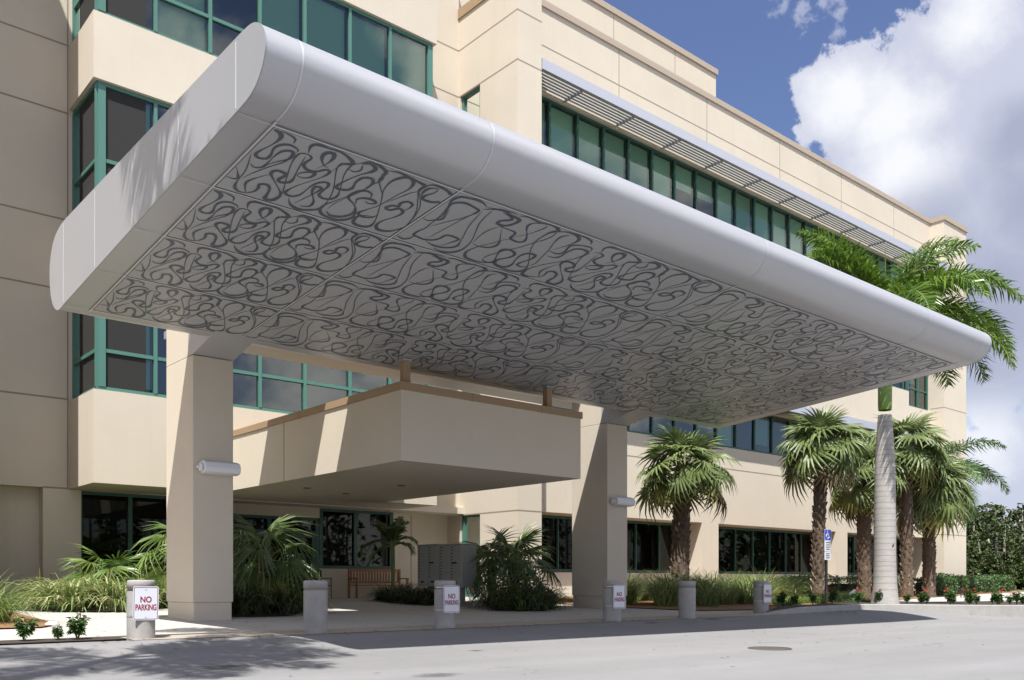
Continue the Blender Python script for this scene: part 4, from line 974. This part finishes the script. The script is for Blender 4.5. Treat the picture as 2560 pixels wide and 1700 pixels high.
def fan_crown(mb, c, nleaf, petl, rad, emin, emax, rnd, oldfrac=0.12, nseg=22, pet=0.018, split=0.45, droop=0.3, mats=(0, 1, 2), wmul=1.0, deadfrac=0.0, az0=0, azr=360):
    """Leaves spiral outward: young ones upright, old ones hanging."""
    for i in range(nleaf):
        t = (i + .5) / nleaf; el = emax + (emin - emax) * t ** 0.85 + rnd.uniform(-7, 7); az_ = R(az0 + (i * 137.5 + rnd.uniform(-14, 14)) % azr)
        e = R(el); d = Vector((math.cos(az_) * math.cos(e), math.sin(az_) * math.cos(e), math.sin(e)))
        l = petl * rnd.uniform(.8, 1.15) * (0.75 + .35 * t); st = c + d * .08; pts = []
        for k in range(5):
            u = k / 4; pts.append(st + d * l * u + Vector((0, 0, -0.16 * l * u * u)))
        tip = pts[-1]; td = (pts[-1] - pts[-2]).normalized()
        mb.tube(pts, [pet * 1.5, pet * 1.1, pet, pet * .8, pet * .6], 4, mats[1], True, False)
        ld = (td + Vector((0, 0, -0.30 - .25 * t))).normalized()
        mi = mats[0]
        if t > 1 - deadfrac: mi = mats[3]
        elif t > 1 - oldfrac - deadfrac: mi = mats[2]
        m = frame_from(ld, Vector((0, 0, 1)) if el < 70 else Vector((-math.cos(az_), -math.sin(az_), .6)), rnd.uniform(-.5, .5))
        fan_leaf(mb, tip - td * .02, m, rad * rnd.uniform(.85, 1.1), nseg, 138, split, droop * (1 + .9 * t), mi, rnd=rnd, wmul=wmul)

def boot_trunk(tmb, h, r0, r1, rnd, mi=0, boots=150, pale=0.12, lean=(0, 0)):
    pts = []; rad = []
    n = 14
    for i in range(n + 1):
        t = i / n; pts.append((lean[0] * t * t, lean[1] * t * t, -.1 + (h + .1) * t)); rad.append((r0 + (r1 - r0) * t) * (1 + .05 * math.sin(i * 2.3)) * (1.25 if i == 0 else 1))
    tmb.tube(pts, rad, 14, mi)
    for i in range(boots):
        t = (i + .5) / boots; z = .25 + (h - .2) * t; a = i * 2.39996 + rnd.uniform(-.2, .2); r = (r0 + (r1 - r0) * t) * .93
        d = Vector((math.cos(a), math.sin(a), 0)); s = Vector((-math.sin(a), math.cos(a), 0)); c = Vector((lean[0] * t * t, lean[1] * t * t, z))
        w = rnd.uniform(.05, .08); ln = rnd.uniform(.14, .26); out = rnd.uniform(.035, .09)
        b1 = c + d * r - s * w; b2 = c + d * r + s * w; b3 = c + d * (r + .035) + Vector((0, 0, .05)); tp1 = c + d * (r + out) + Vector((0, 0, ln)) - s * w * .35; tp2 = c + d * (r + out) + Vector((0, 0, ln * rnd.uniform(.7, 1))) + s * w * .35; bk = c + d * (r - .01) + Vector((0, 0, ln * .8))
        mm = 1 if (t < pale and rnd.random() < .7) or rnd.random() < .08 else mi
        tmb.idx([b1, b2, b3, tp1, tp2, bk], [(0, 2, 3), (2, 4, 3), (2, 1, 4), (0, 3, 5), (1, 5, 4), (3, 4, 5)], mm)

FANM = lambda: [M['fan'], M['petiole'], M['fan_old'], M['fan_dead']]
def fan_palm(loc, h, label, rad=1.0, petl=.95, nleaf=34, r0=.27, r1=.24, seed=1, boots=150, emin=-48, oldfrac=.12, lean=(0, 0), dead=0.04):
    rnd = random.Random(seed); t = thing('fan_palm', loc, label, 'palm tree', 'fan palms in front of the building')
    tm = MB(); boot_trunk(tm, h, r0, r1, rnd, 0, boots, lean=lean); tm.build('trunk', [M['bark'], M['bark_pale']], t)
    cm = MB(); fan_crown(cm, Vector((lean[0], lean[1], h + .05)), nleaf, petl, rad, emin, 82, rnd, oldfrac, mats=(0, 1, 2, 3), deadfrac=dead, droop=.34)
    cm.build('crown', FANM(), t); return t
def gz(x, y): return zg(x, y)
fan_palm((23.55, 18.9, gz(23, 19)), 4.35, 'thick-trunked fan palm beside the right canopy column, shortest crown', 1.0, 1.0, 32, .30, .24, 1, 190, -38, .08, lean=(.12, -.1))
fan_palm((32.1, 19.0, gz(32, 19)), 6.0, 'fan palm with a full crown behind the accessible parking sign', 1.15, 1.05, 34, .24, .22, 2, 210, -40, .06, lean=(.35, 0))
fan_palm((36.2, 19.3, gz(36, 19)), 5.2, 'fan palm just left of the tall grey palm trunk, old boots peeling pale', 1.1, 1.1, 33, .27, .27, 3, 190, -58, .16)
fan_palm((38.1, 18.4, gz(38, 18.4)), 6.5, 'fan palm just right of the tall grey palm trunk, tallest fan crown', 1.15, 1.15, 33, .25, .24, 4, 210, -62, .12)
fan_palm((40.2, 18.4, gz(40, 18.4)), 4.9, 'squat dark-trunked fan palm, the rightmost fan palm before the hedge', 1.3, 1.25, 36, .26, .26, 5, 180, -46, .08)

def feather(mb, base, az_, el, L_, rnd, mi=0, pm=1, arch=1.0, leaflen=.95, n=110, wid=.052, plume=0.55, twist=0.0):
    """Pinnate frond: an arching midrib with two ranks of narrow leaflets."""
    d = Vector((math.cos(az_), math.sin(az_), 0)); pts = []; ang = R(el); p = Vector(base); ns = 14
    for i in range(ns + 1):
        pts.append(p.copy()); t = i / ns; p = p + (d * math.cos(ang) + Vector((0, 0, math.sin(ang)))) * (L_ / ns); ang -= R(arch * (52 + 55 * t)) / ns * 1.4
    mb.tube(pts, [.045 * (1 - i / ns * .85) for i in range(ns + 1)], 5, pm, True, False)
    side = Vector((-math.sin(az_), math.cos(az_), 0))
    for k in range(n):
        t = .14 + .86 * (k + .5) / n; f = t * ns; i = min(ns - 1, int(f)); q = pts[i].lerp(pts[i + 1], f - i); tg = (pts[i + 1] - pts[i]).normalized(); up = side.cross(tg).normalized()
        if up.z < 0: up = -up
        ll = leaflen * (math.sin(math.pi * min(1, .18 + t * .80)) ** .6) * rnd.uniform(.85, 1.1)
        for s in (-1, 1):
            lift = rnd.uniform(-plume, plume) + .12; dirv = (side * s * .78 + tg * rnd.uniform(.45, .75) + up * lift).normalized()
            w = (tg * .9 + up * rnd.uniform(-.4, .4)).normalized() * wid * .5
            a = q; b = q + dirv * ll * .5 + Vector((0, 0, -.035 * ll)); c = q + dirv * ll * .92 + Vector((0, 0, -.30 * ll)) + Vector((rnd.uniform(-.04, .04), rnd.uniform(-.04, .04), 0))
            nn = len(mb.v); mb.v += [tuple(v) for v in (a - w * .5, a + w * .5, b + w, b - w, c)]
            mb.f += [(nn, nn + 1, nn + 2, nn + 3), (nn + 3, nn + 2, nn + 4)]; mb.m += [mi, mi]; mb.s += [False, False]

def royal_palm(loc, label, h=6.0, fronds=None, seed=5, k=1.0, name='royal_palm', mats=None, group=None):
    rnd = random.Random(seed); t = thing(name, loc, label, 'palm tree', group)
    tm = MB(); prof = []
    for z, r in ((-.25, .46), (0, .42), (.25, .375), (.7, .335), (1.4, .315), (2.4, .31), (3.3, .305), (4.2, .29), (5.0, .255), (5.7, .205), (h, .19)): prof.append((r * k, z * (h / 6.0)))
    lathe(tm, prof, 28); tr = tm.build('trunk', M['royal'], t)
    rm = MB(); z = .45; 
    def rad(zz):
        for (r1, z1), (r2, z2) in zip(prof[:-1], prof[1:]):
            if z1 <= zz <= z2: return r1 + (r2 - r1) * (zz - z1) / (z2 - z1)
        return prof[-1][0]
    while z < h - .1:
        lathe(rm, [(rad(z) + .001, z), (rad(z + .018) + .004, z + .009), (rad(z + .018) + .001, z + .018)], 28); z += rnd.uniform(.13, .21)
    rm.build('ring_scar', M['royal_ring'], tr)
    if seed == 6:
        pm_ = MB(); r_ = rad(1.75) + .002; a0 = R(-115); q_ = [(r_ * math.cos(a0 + j * .055), r_ * math.sin(a0 + j * .055)) for j in range(6)]
        for j in range(5): pm_.face([(*q_[j], 1.70 + .01 * j), (*q_[j + 1], 1.71 + .01 * j), (*q_[j + 1], 1.80 + .008 * j), (*q_[j], 1.79 + .008 * j)])
        pm_.build('bark_scar', M['bark'], tr)
    cs = MB(); lathe(cs, [(.19 * k, h), (.20 * k, h + .12), (.205 * k, h + .9), (.165 * k, h + 1.8), (.11 * k, h + 2.5), (.03, h + 2.8)], 20); cs.build('crownshaft', M['crownshaft'], t)
    cm = MB(); c = Vector((0, 0, h + 2.75))
    cm.tube([(0, 0, h + 2.5), (0.02, 0, h + 4.9)], [.05, .008], 5, 0)
    for (a, e, L_, ar) in fronds: feather(cm, c + Vector((rnd.uniform(-.05, .05), rnd.uniform(-.05, .05), rnd.uniform(-.25, .1))), R(a), e, L_, rnd, 0, 1, ar, plume=.6)
    cm.build('crown', mats or [M['feather'], M['petiole']], t); return t
# azimuths: 0 along the facade (image right and back), -49 image right, 131 image left
FR = [(120, 76, 3.7, .55), (142, 70, 3.9, .6), (95, 78, 3.5, .6), (165, 58, 3.8, .75), (-55, 50, 4.4, .95), (-42, 28, 4.4, .95), (-70, 8, 4.2, .8), (-25, 75, 3.9, .7), (-49, 70, 3.6, .75), (-20, 62, 3.9, .9), (-75, 55, 3.8, 1.0), (-35, 35, 4.0, .95), (-60, 20, 4.0, .9), (-10, 15, 3.9, .9), (-100, 40, 3.6, 1.0), (100, 62, 3.5, .8), (131, 66, 3.4, .7), (150, 45, 3.4, .8), (165, 65, 3.4, .8), (60, 50, 3.6, .9), (25, 45, 3.8, .9), (-130, 35, 3.4, 1.0), (-40, 2, 3.9, .8), (-165, 20, 3.3, .9), (115, 20, 3.3, .9), (80, 10, 3.3, .9)]
royal_palm((26.42, 13.42, zg(26.4, 13.4) + .10), 'tall royal palm with a smooth pale grey trunk and green crownshaft by the kerb', 5.85, FR, 6)
rr_ = random.Random(3); FR2 = [((i * 137.5) % 360, 70 - i * 5.2 + rr_.uniform(-6, 6), rr_.uniform(3.4, 4.1), rr_.uniform(.8, 1.05)) for i in range(17)]
royal_palm((46.6, 21.2, .12), 'feathery palm at the far end of the building, behind the fan palms', 3.4, FR2, 8, .62, 'feather_palm', [M['feather_dark'], M['petiole']])
royal_palm((-0.9, 7.3, zg(.35, 9.6)), 'royal palm standing left of the view, its fronds shade the canopy end', 8.0, [(12, 45, 3.2, .8), (30, 20, 3.3, .9), (-12, 40, 3.2, .9), (0, 10, 3.3, .8), (-35, 30, 3.0, .9), (150, 50, 2.6, .9), (215, 50, 2.6, .9), (280, 45, 2.6, .9)], 9, .5, 'royal_palm')

def leaning_palm(base, top, label, seed, fronds):
    rnd = random.Random(seed); t = thing('leaning_palm', base, label, 'palm tree'); b = Vector(base); c = Vector(top) - b
    tm = MB(); pts = [(c.x * u ** 1.3, c.y * u ** 1.3, -.2 + (c.z + .2) * u) for u in [i / 12 for i in range(13)]]
    tm.tube(pts, [.17 - .005 * i for i in range(13)], 12); tm.build('trunk', M['royal'], t)
    cm = MB()
    for (a, e, L_, ar) in fronds: feather(cm, c, R(a), e, L_, rnd, 0, 1, ar, .6, 60, .05)
    cm.build('crown', [M['feather'], M['petiole']], t); return t
leaning_palm((-2.4, 13.0, -.05), (1.35, 9.05, 12.4), 'tall palm leaning in from beyond the left edge, fronds shading the canopy end', 12, [(20, 62, 2.4, .9), (55, 30, 2.2, .9), (85, 70, 2.0, .8), (-20, 25, 2.0, .9), (150, 40, 2.0, .9), (215, 45, 2.2, .9), (110, 5, 2.0, .7), (250, 35, 2.2, .9), (0, -10, 1.9, .6)])

# shrub palms near the entrance
SPM = lambda: [M['shrubpalm'], M['petiole'], M['fan_old'], M['fan_dead']]
def shrub_palm(loc, h, label, rad, petl, nleaf, seed, pale=False,  emin=-15, emax=80, trunk=.12, split=.32, nseg=20, droop=.5, oldfrac=.06, wmul=.8):
    rnd = random.Random(seed); t = thing('shrub_palm', loc, label, 'shrub palm', 'low fan-leaved palms in the entrance beds')
    tm = MB(); boot_trunk(tm, h, trunk, trunk * .9, rnd, 0, 40); tm.build('trunk', [M['bark'], M['bark_pale']], t)
    cm = MB(); fan_crown(cm, Vector((0, 0, h)), nleaf, petl, rad, emin, emax, rnd, oldfrac, nseg, .013, split, droop, (0, 1, 2, 3), wmul)
    cm.build('crown', [M['shrubpalm_pale' if pale else 'shrubpalm'], M['petiole'], M['fan_old'], M['fan_dead']], t); return t
shrub_palm((7.2, 23.4, .15), .62, 'low dark green shrub palm against the left pilaster', .85, .75, 17, 21, True, -8, 72, droop=.3)
shrub_palm((8.65, 22.2, .13), 1.35, 'pale green shrub palm left of the near canopy column', .88, .85, 14, 22, True, -30, 82, droop=.45)
shrub_palm((9.05, 18.9, .06), 1.15, 'tall drooping shrub palm right of the near canopy column', .85, .9, 16, 23, False, -30, 85, droop=.8)
shrub_palm((9.85, 19.9, .08), .80, 'shrub palm with arching leaves in front of the glazed entrance', .68, .68, 11, 24, False, -20, 60, droop=.9)
shrub_palm((16.25, 18.7, .05), 1.15, 'dark shrub palm in the island bed right of the mailbox cabinets', .82, .82, 22, 25, False, -38, 85, droop=.35)
shrub_palm((17.6, 21.3, .11), 1.2, 'shrub palm in front of the dark wing window, behind the island bed', .9, .8, 16, 26, False, -20, 80, droop=.4)
def slim_palm(loc, label, seed):
    rnd = random.Random(seed); t = thing('slender_palm', loc, label, 'small palm')
    tm = MB(); tm.tube([(0, 0, -.05), (.02, 0, .9), (0.03, .02, 1.75)], [.075, .06, .05], 10); tm.build('trunk', M['petiole'], t)
    cm = MB()
    for (a, e, L_, ar) in ((-60, 80, .9, .5), (20, 86, 1.0, .4), (120, 80, 1.0, .6), (140, 35, 1.5, 1.5), (-40, 55, .9, 1.2), (160, 75, 1.0, .7), (90, 72, 1.0, .8), (-100, 75, .9, .8), (135, -5, 1.3, 1.0), (-50, 30, .8, 1.2)):
        feather(cm, (0.03, .02, 1.70), R(a), e, L_, rnd, 0, 1, ar, .40, 26, .055, .25)
    cm.build('crown', [M['shrubpalm'], M['petiole']], t)
slim_palm((15.55, 23.6, .15), 'slender small palm with a green stem behind the mailbox cabinets', 31)

# strap-leaved clumps
def clump(loc, label, group, n, L_, w, seed, mats, spread=.35, pale=.5, kind='grass_clump', lift=(40, 85), droop=1.0):
    rnd = random.Random(seed); mb = MB()
    for i in range(n):
        a = rnd.uniform(0, 2 * math.pi); r = spread * math.sqrt(rnd.random()); b = Vector((r * math.cos(a), r * math.sin(a), 0)); az_ = a + rnd.uniform(-.9, .9); d = Vector((math.cos(az_), math.sin(az_), 0)); s = Vector((-d.y, d.x, 0))
        el = R(rnd.uniform(*lift)); l = L_ * rnd.uniform(.65, 1.15); ww = w * rnd.uniform(.7, 1.2); p = b; rows = []
        for k in range(5):
            t = k / 4; wk = ww * (1 - t ** 2.2) * .5 + .0015; tw = s * wk + Vector((0, 0, rnd.uniform(-.3, .3) * wk)); rows.append((p - tw, p + tw)); p = p + (d * math.cos(el) + Vector((0, 0, math.sin(el)))) * (l / 4); el -= R(rnd.uniform(18, 40)) * droop
        mi = 1 if rnd.random() < pale else 0
        for k in range(4): mb.face([rows[k][0], rows[k][1], rows[k + 1][1], rows[k + 1][0]], mi)
    o = mb.build(kind, mats, None, (0, 0, 0)); o.location = loc; tag(o, label, 'plant', group); return o
def clump_field(protos, spots, label, group):
    for i, (x, y, s) in enumerate(spots):
        src = protos[i % len(protos)]
        if i < len(protos): o = src
        else:
            o = src.copy(); COL.objects.link(o)
        o.location = (x, y, zg(x, y) + .02); o.rotation_euler = (0, 0, i * 2.1); o.scale = (s, s, s); o['label'] = label; o['group'] = group
def scatter(poly, n, seed, dmin):
    rnd = random.Random(seed); xs = [p[0] for p in poly]; ys = [p[1] for p in poly]; out = []
    def ins(x, y):
        c = False; j = len(poly) - 1
        for i in range(len(poly)):
            if (poly[i][1] > y) != (poly[j][1] > y) and x < (poly[j][0] - poly[i][0]) * (y - poly[i][1]) / (poly[j][1] - poly[i][1]) + poly[i][0]: c = not c
            j = i
        return c
    for _ in range(n * 60):
        x, y = rnd.uniform(min(xs), max(xs)), rnd.uniform(min(ys), max(ys))
        if ins(x, y) and all((x - a) ** 2 + (y - b) ** 2 > dmin * dmin for a, b, _ in out): out.append((x, y, rnd.uniform(.85, 1.2)))
        if len(out) >= n: break
    return out
VG = [M['grass'], M['grass_pale']]
pr_ = [clump((0, 0, 0), 'x', 'x', 130, 1.05, .034, 50 + i, VG, .28, .55) for i in range(3)]
clump_field(pr_, scatter([(5.4, 21.4), (6.6, 20.8), (8.4, 22.4), (9.4, 23.6), (8.0, 24.6), (5.6, 24.2)], 30, 1, .40), 'variegated strap-leaved clump in the bed under the left bay window', 'variegated clumps under the bay')
GD = [M['grass_dark'], M['grass']]
pr_ = [clump((0, 0, 0), 'x', 'x', 140, 1.0, .022, 60 + i, GD, .25, .18) for i in range(3)]
clump_field(pr_, scatter([(7.7, 18.0), (8.9, 17.6), (10.1, 19.2), (10.2, 20.4), (8.6, 20.4)], 20, 2, .36), 'dark green strap-leaved clump in the bed right of the near canopy column', 'dark clumps beside the near column')
pr_ = [clump((0, 0, 0), 'x', 'x', 140, .9, .022, 70 + i, GD, .25, .25) for i in range(3)]
clump_field(pr_, scatter([(14.6, 17.5), (15.0, 17.05), (15.7, 16.95), (17.0, 18.0), (17.3, 19.8), (16.0, 19.2)], 20, 3, .36), 'dark green strap-leaved clump in the small island bed in front of the wing', 'dark clumps in the island bed')
pr_ = [clump((0, 0, 0), 'x', 'x', 120, .8, .024, 80 + i, GD, .25, .1) for i in range(3)]
clump_field(pr_, scatter([(14.75, 20.6), (14.7, 22.2), (15.6, 24.3), (16.8, 25.0), (16.8, 23.0), (15.2, 20.6)], 15, 4, .42), 'dark low strap-leaved clump beside the mailbox cabinets', 'dark clumps by the mailboxes')
GG = [M['grass'], M['grass_pale']]
pr_ = [clump((0, 0, 0), 'x', 'x', 210, 1.2, .018, 90 + i, GG, .30, .30, 'ornamental_grass', (50, 88), .8) for i in range(3)]
clump_field(pr_, scatter([(20.0, 17.0), (20.6, 16.0), (23.0, 15.9), (26.5, 17.0), (30.5, 18.4), (30, 21.2), (24, 21.5), (20.5, 19.5)], 36, 5, .74), 'tall fountain grass tuft in the mulch bed right of the right canopy column', 'ornamental grass tufts of the right bed')
pr_ = [clump((0, 0, 0), 'x', 'x', 170, .50, .013, 120 + i, [M['grass'], M['grass']], .25, 0, 'ornamental_grass', (35, 85)) for i in range(2)]
clump_field(pr_, scatter([(24.0, 15.2), (27.0, 16.0), (33.0, 17.6), (33.0, 18.8), (27, 17.2), (24, 16.0)], 22, 6, .42), 'short green grass tuft along the mulch edge below the fan palms', 'short grass tufts along the mulch')
o = clump((3.35, 17.7, zg(3.3, 17.7) + .02), 'rounded tuft of fine bright green grass at the left edge of the mulch bed', None, 520, 1.15, .012, 99, [M['grass'], M['grass']], .40, 0, 'ornamental_grass', (35, 88), .9)
clump((2.3, 19.3, zg(2.3, 19.3) + .02), 'fine grass tuft behind the rounded one at the left edge', None, 420, 1.1, .012, 98, [M['grass'], M['grass']], .40, 0, 'ornamental_grass', (35, 88), .9)

# hedges of small leaves over a dark box that keeps them opaque
def hedge(path, w, h, label, seed, n, leaf=.075, name='hedge', mats=None, z0=0.0):
    rnd = random.Random(seed); mb = MB(); core = MB()
    seg = [(Vector(a), Vector(b)) for a, b in zip(path[:-1], path[1:])]; tot = sum((b - a).length for a, b in seg)
    for a, b in seg:
        d = (b - a); s = Vector((-d.y, d.x)).normalized(); L_ = d.length; m = max(2, int(L_ / .5))
        for k in range(m):
            p = a + d * ((k + .5) / m); hh = h * (.74 + .2 * mnoise.noise(Vector((p.x, p.y, seed)))); ww = w * .29
            z = zg(p.x, p.y) + z0; e = d.normalized() * (L_ / m * .49)
            q = [p - e - s * ww, p + e - s * ww, p + e + s * ww, p - e + s * ww]
            core.idx([(v.x, v.y, z - .05) for v in q] + [(v.x, v.y, z + hh * .70) for v in q], [(0, 1, 5, 4), (1, 2, 6, 5), (2, 3, 7, 6), (3, 0, 4, 7), (4, 5, 6, 7)])
        for i in range(int(n * L_ / tot)):
            t = rnd.random(); p = a + d * t; u = rnd.uniform(-1, 1); 
            lump = .82 + .28 * mnoise.noise(Vector((p.x * 1.3, p.y * 1.3, seed + u)))
            top = rnd.random() < .42
            if top: off = u * w * .5 * lump; zz = h * lump * (1 - .12 * u * u) + rnd.uniform(-.10, .05)
            else: off = (1 if u > 0 else -1) * w * .5 * lump * rnd.uniform(.8, 1.05); zz = rnd.uniform(.03, .97) * h * lump
            c = Vector((p.x + s.x * off, p.y + s.y * off, zg(p.x, p.y) + z0 + zz))
            nrm = Vector((s.x * off / w + rnd.uniform(-.8, .8), s.y * off / w + rnd.uniform(-.8, .8), (.9 if top else .35) + rnd.uniform(-.5, .5))).normalized()
            m_ = frame_from(nrm.orthogonal(), nrm, 0); m_ = m_ @ Matrix.Rotation(rnd.uniform(0, 6.28), 3, 'Z'); l = leaf * rnd.uniform(.7, 1.3)
            mb.face([c + m_ @ Vector((-l * .5, 0, 0)), c + m_ @ Vector((0, -l * .3, .01)), c + m_ @ Vector((l * .55, 0, 0)), c + m_ @ Vector((0, l * .3, .01))], rnd.random() < .25)
    t = thing(name, (path[0][0], path[0][1], zg(*path[0])), label, 'hedge'); o = t.location
    core.build('twigs', M['hedge_core'], t, o); mb.build('foliage', mats or [M['hedge'], M['pentas']], t, o); return t
hedge([(33.0, 21.6), (38.0, 21.9)], 1.3, .95, 'clipped dark hedge under the wing windows, left of the twin palm trunks', 201, 7000)
hedge([(38.6, 21.8), (44.5, 22.2)], 1.3, 1.0, 'clipped hedge under the far wing windows, behind the grey palm trunk', 202, 5200)
hedge([(42.5, 19.6), (47.5, 20.7)], 1.5, 1.1, 'dark rounded hedge right of the rightmost fan palm', 203, 5200, .09)
hedge([(48.2, 20.9), (58.5, 22.4)], 1.6, 1.05, 'long olive green hedge by the walkway at the right edge', 204, 7500, .10)
hedge([(26.6, 14.75), (28.5, 15.0)], .5, .26, 'low dark shrub row behind the royal palm foot', 205, 900, .06)

# flowering bedding plants
def bedding(seed, red=True):
    rnd = random.Random(seed); t = thing('flowering_plant', (0, 0, 0), 'x', 'flower')
    mb = MB()
    for i in range(9):
        a = rnd.uniform(0, 6.28); l = rnd.uniform(.2, .34); d = Vector((math.cos(a) * rnd.uniform(.1, .5), math.sin(a) * rnd.uniform(.1, .5), 1)).normalized(); mb.tube([(0, 0, -.02), d * l], .006, 4, 1, True, False)
        for k in range(19):
            c = d * l * rnd.uniform(.35, 1.02); az_ = rnd.uniform(0, 6.28); m_ = frame_from(Vector((math.cos(az_), math.sin(az_), rnd.uniform(-.5, .4)))); ll = rnd.uniform(.07, .115)
            mb.face([c, c + m_ @ Vector((ll * .5, -ll * .24, .01)), c + m_ @ Vector((ll, 0, -.015)), c + m_ @ Vector((ll * .5, ll * .24, .01))])
    mb.build('foliage', [M['pentas'], M['petiole']], t)
    if red:
        fl = MB()
        for i in range(3):
            c = Vector((rnd.uniform(-.14, .14), rnd.uniform(-.14, .14), rnd.uniform(.30, .38)))
            for k in range(9):
                p = c + Vector((rnd.gauss(0, .022), rnd.gauss(0, .022), rnd.gauss(0, .010))); s_ = .011; m_ = frame_from(Vector((rnd.uniform(-1, 1), rnd.uniform(-1, 1), .4)))
                fl.face([p + m_ @ Vector((-s_, -s_, 0)), p + m_ @ Vector((s_, -s_, 0)), p + m_ @ Vector((s_, s_, 0)), p + m_ @ Vector((-s_, s_, 0))])
        fl.build('blossom', M['red'], t)
    return t
B0 = [bedding(1), bedding(2), bedding(3)]; BG_ = bedding(4, False)
PL = [(3.02, 13.42, .95, 'small leafy bedding plant in the soil strip at the left edge, first of three'), (3.42, 13.34, .6, 'smallest leafy bedding plant of the soil strip, between two larger ones'), (3.66, 13.32, 1.05, 'leafy bedding plant in the soil strip, nearest the signed bollard')]
for i, (x, y, s, lb) in enumerate(PL):
    o = BG_ if i == 0 else copy_tree(BG_)
    o.location = (x, y, zg(x, y) + .02); o.scale = (s, s, s * 1.1); o.rotation_euler = (0, 0, i * 2); o['label'] = lb; o['group'] = 'bedding plants of the left soil strip'
rb = random.Random(77); spots = []
for (x, y) in [(20.9, 13.35), (21.9, 13.55), (23.0, 13.65), (24.2, 13.75), (24.6, 14.0), (25.3, 13.55), (26.1, 13.3), (26.9, 13.2), (27.2, 13.0), (27.0, 12.3), (27.5, 12.7), (27.4, 11.8), (28.1, 12.0), (27.9, 11.45), (28.5, 11.5), (28.9, 11.9), (29.4, 11.2), (29.0, 11.1), (29.9, 11.6), (30.4, 10.9), (30.2, 11.2), (31.0, 11.3), (31.4, 10.6), (31.7, 11.0), (32.4, 10.7), (33.0, 10.4), (33.4, 10.9), (34.3, 10.2)]: spots.append((x, y + .12))
for i, (x, y) in enumerate(spots):
    o = B0[i] if i < 3 else copy_tree(B0[i % 3]); s = rb.uniform(.85, 1.3)
    o.location = (x, y, zisl(x, y) + .03); o.scale = (s, s, s); o.rotation_euler = (0, 0, i * 1.7); o['label'] = 'red flowering bedding plant in the dark soil along the right kerb'; o['group'] = 'red bedding plants along the kerb'
# ground spotlights in the right bed
for (x, y, lb) in ((40.6, 17.2, 'small black ground spotlight in front of the rightmost fan palm'), (31.6, 17.3, 'small grey ground spotlight in the bed left of the grey palm trunk')):
    t = thing('spotlight', (x, y, zg(x, y)), lb, 'spotlight', 'ground spotlights in the palm bed'); mb = MB(); mb.tube([(0, 0, -.02), (0, 0, .25)], .02, 6); mb.build('stake', M['black'], t)
    mb = MB(); mb.tube([(-.05, .1, .22), (.05, -.12, .36)], [.07, .11], 12); mb.build('lamp_head', M['black'] if x > 35 else M['shade_metal'], t)

# the wood beyond the site: pines and scrub, one mass; unseen trees are added behind the viewer
def woodland():
    rnd = random.Random(404); mb = MB()
    def tree(x, y, h, big):
        z = -.1; k = h * .012
        mb.tube([(x, y, z), (x + rnd.uniform(-.3, .3), y, z + h * .5), (x + rnd.uniform(-.6, .6), y, z + h * .95)], [.10 + k, .07 + k * .7, .03], 5, 2, True, False)
        n = int((150 if big else 95)); lo = rnd.uniform(.25, .55) if big else .03
        for i in range(n):
            t = lo + (1 - lo) * rnd.random(); r = h * .20 * (1.05 - t) ** .6 * rnd.uniform(.3, 1.1) + .25; a = rnd.uniform(0, 6.28); c = Vector((x + r * math.cos(a), y + r * math.sin(a), z + h * t)); s = rnd.uniform(.12, .30) * (1.0 if big else 3.2)
            for q in range(2 if big else 1):
                m_ = frame_from(Vector((rnd.uniform(-1, 1), rnd.uniform(-1, 1), rnd.uniform(-.6, .9))), Vector((rnd.uniform(-1, 1), rnd.uniform(-1, 1), 1)).normalized())
                mb.face([c + m_ @ Vector((-s, 0, 0)), c + m_ @ Vector((0, -s * .45, 0)), c + m_ @ Vector((s, 0, 0)), c + m_ @ Vector((0, s * .45, .1))], rnd.random() < .3)
    for i in range(210):                              # seen at the right edge
        t = rnd.random(); dist = rnd.uniform(78, 118); ang = R(rnd.uniform(63, 76)); tree(dist * math.sin(ang), dist * math.cos(ang), rnd.choice([rnd.uniform(3.0, 5.5), rnd.uniform(5.0, 8.6)]) * dist / 100, True)
    for i in range(120):                              # scrub at their feet
        dist = rnd.uniform(74, 80); ang = R(rnd.uniform(63, 76)); tree(dist * math.sin(ang), dist * math.cos(ang), rnd.uniform(1.6, 3.0), True)
    for i in range(280):                              # added behind the viewer to darken window reflections
        ang = R(rnd.uniform(85, 285)); dist = rnd.uniform(88, 110); tree(dist * math.sin(ang), dist * math.cos(ang), rnd.uniform(10, 17), False)
    o = mb.build('woodland', [M['pine'], M['hedge'], M['pinebark']]); o['kind'] = 'stuff'; o['label'] = 'dense dark pine wood beyond the lawn at the right edge'
woodland()

# fallen leaves along the kerb band and paving edges
def litter():
    rnd = random.Random(55); mb = MB()
    for i in range(420):
        k = rnd.random()
        if k < .45: x, y = rnd.uniform(3, 24), 12.7 + rnd.gauss(-.05, .22)
        elif k < .75: x, y = rnd.uniform(4, 20), rnd.uniform(13.6, 20)
        else: x, y = rnd.uniform(3, 30), rnd.uniform(6.5, 12.6)
        l = rnd.uniform(.015, .05); a = rnd.uniform(0, 6.28); d = Vector((math.cos(a), math.sin(a), 0)) * l; s = Vector((-d.y, d.x, 0)) * rnd.uniform(.2, .45); c = Vector((x, y, zg(x, y) + .016))
        mb.face([c - d, c - s + Vector((0, 0, .006)), c + d + Vector((0, 0, .004)), c + s], rnd.random() < .4)
    o = mb.build('leaf_litter', [M['fan_dead'], M['soil']]); o['kind'] = 'stuff'; o['label'] = 'scattered small dry leaves on the paving and road'
litter()
st = MB(); lathe(st, [(.0, -.02), (.07, -.02), (.085, .03), (.05, .075), (.0, .085)], 9); o = st.build('stone', M['white'], None); o.location = (4.12, 16.45, zg(4.1, 16.4) + .02); o.scale = (1.3, .8, .8); tag(o, 'small white stone at the corner of the straw mulch bed', 'stone')
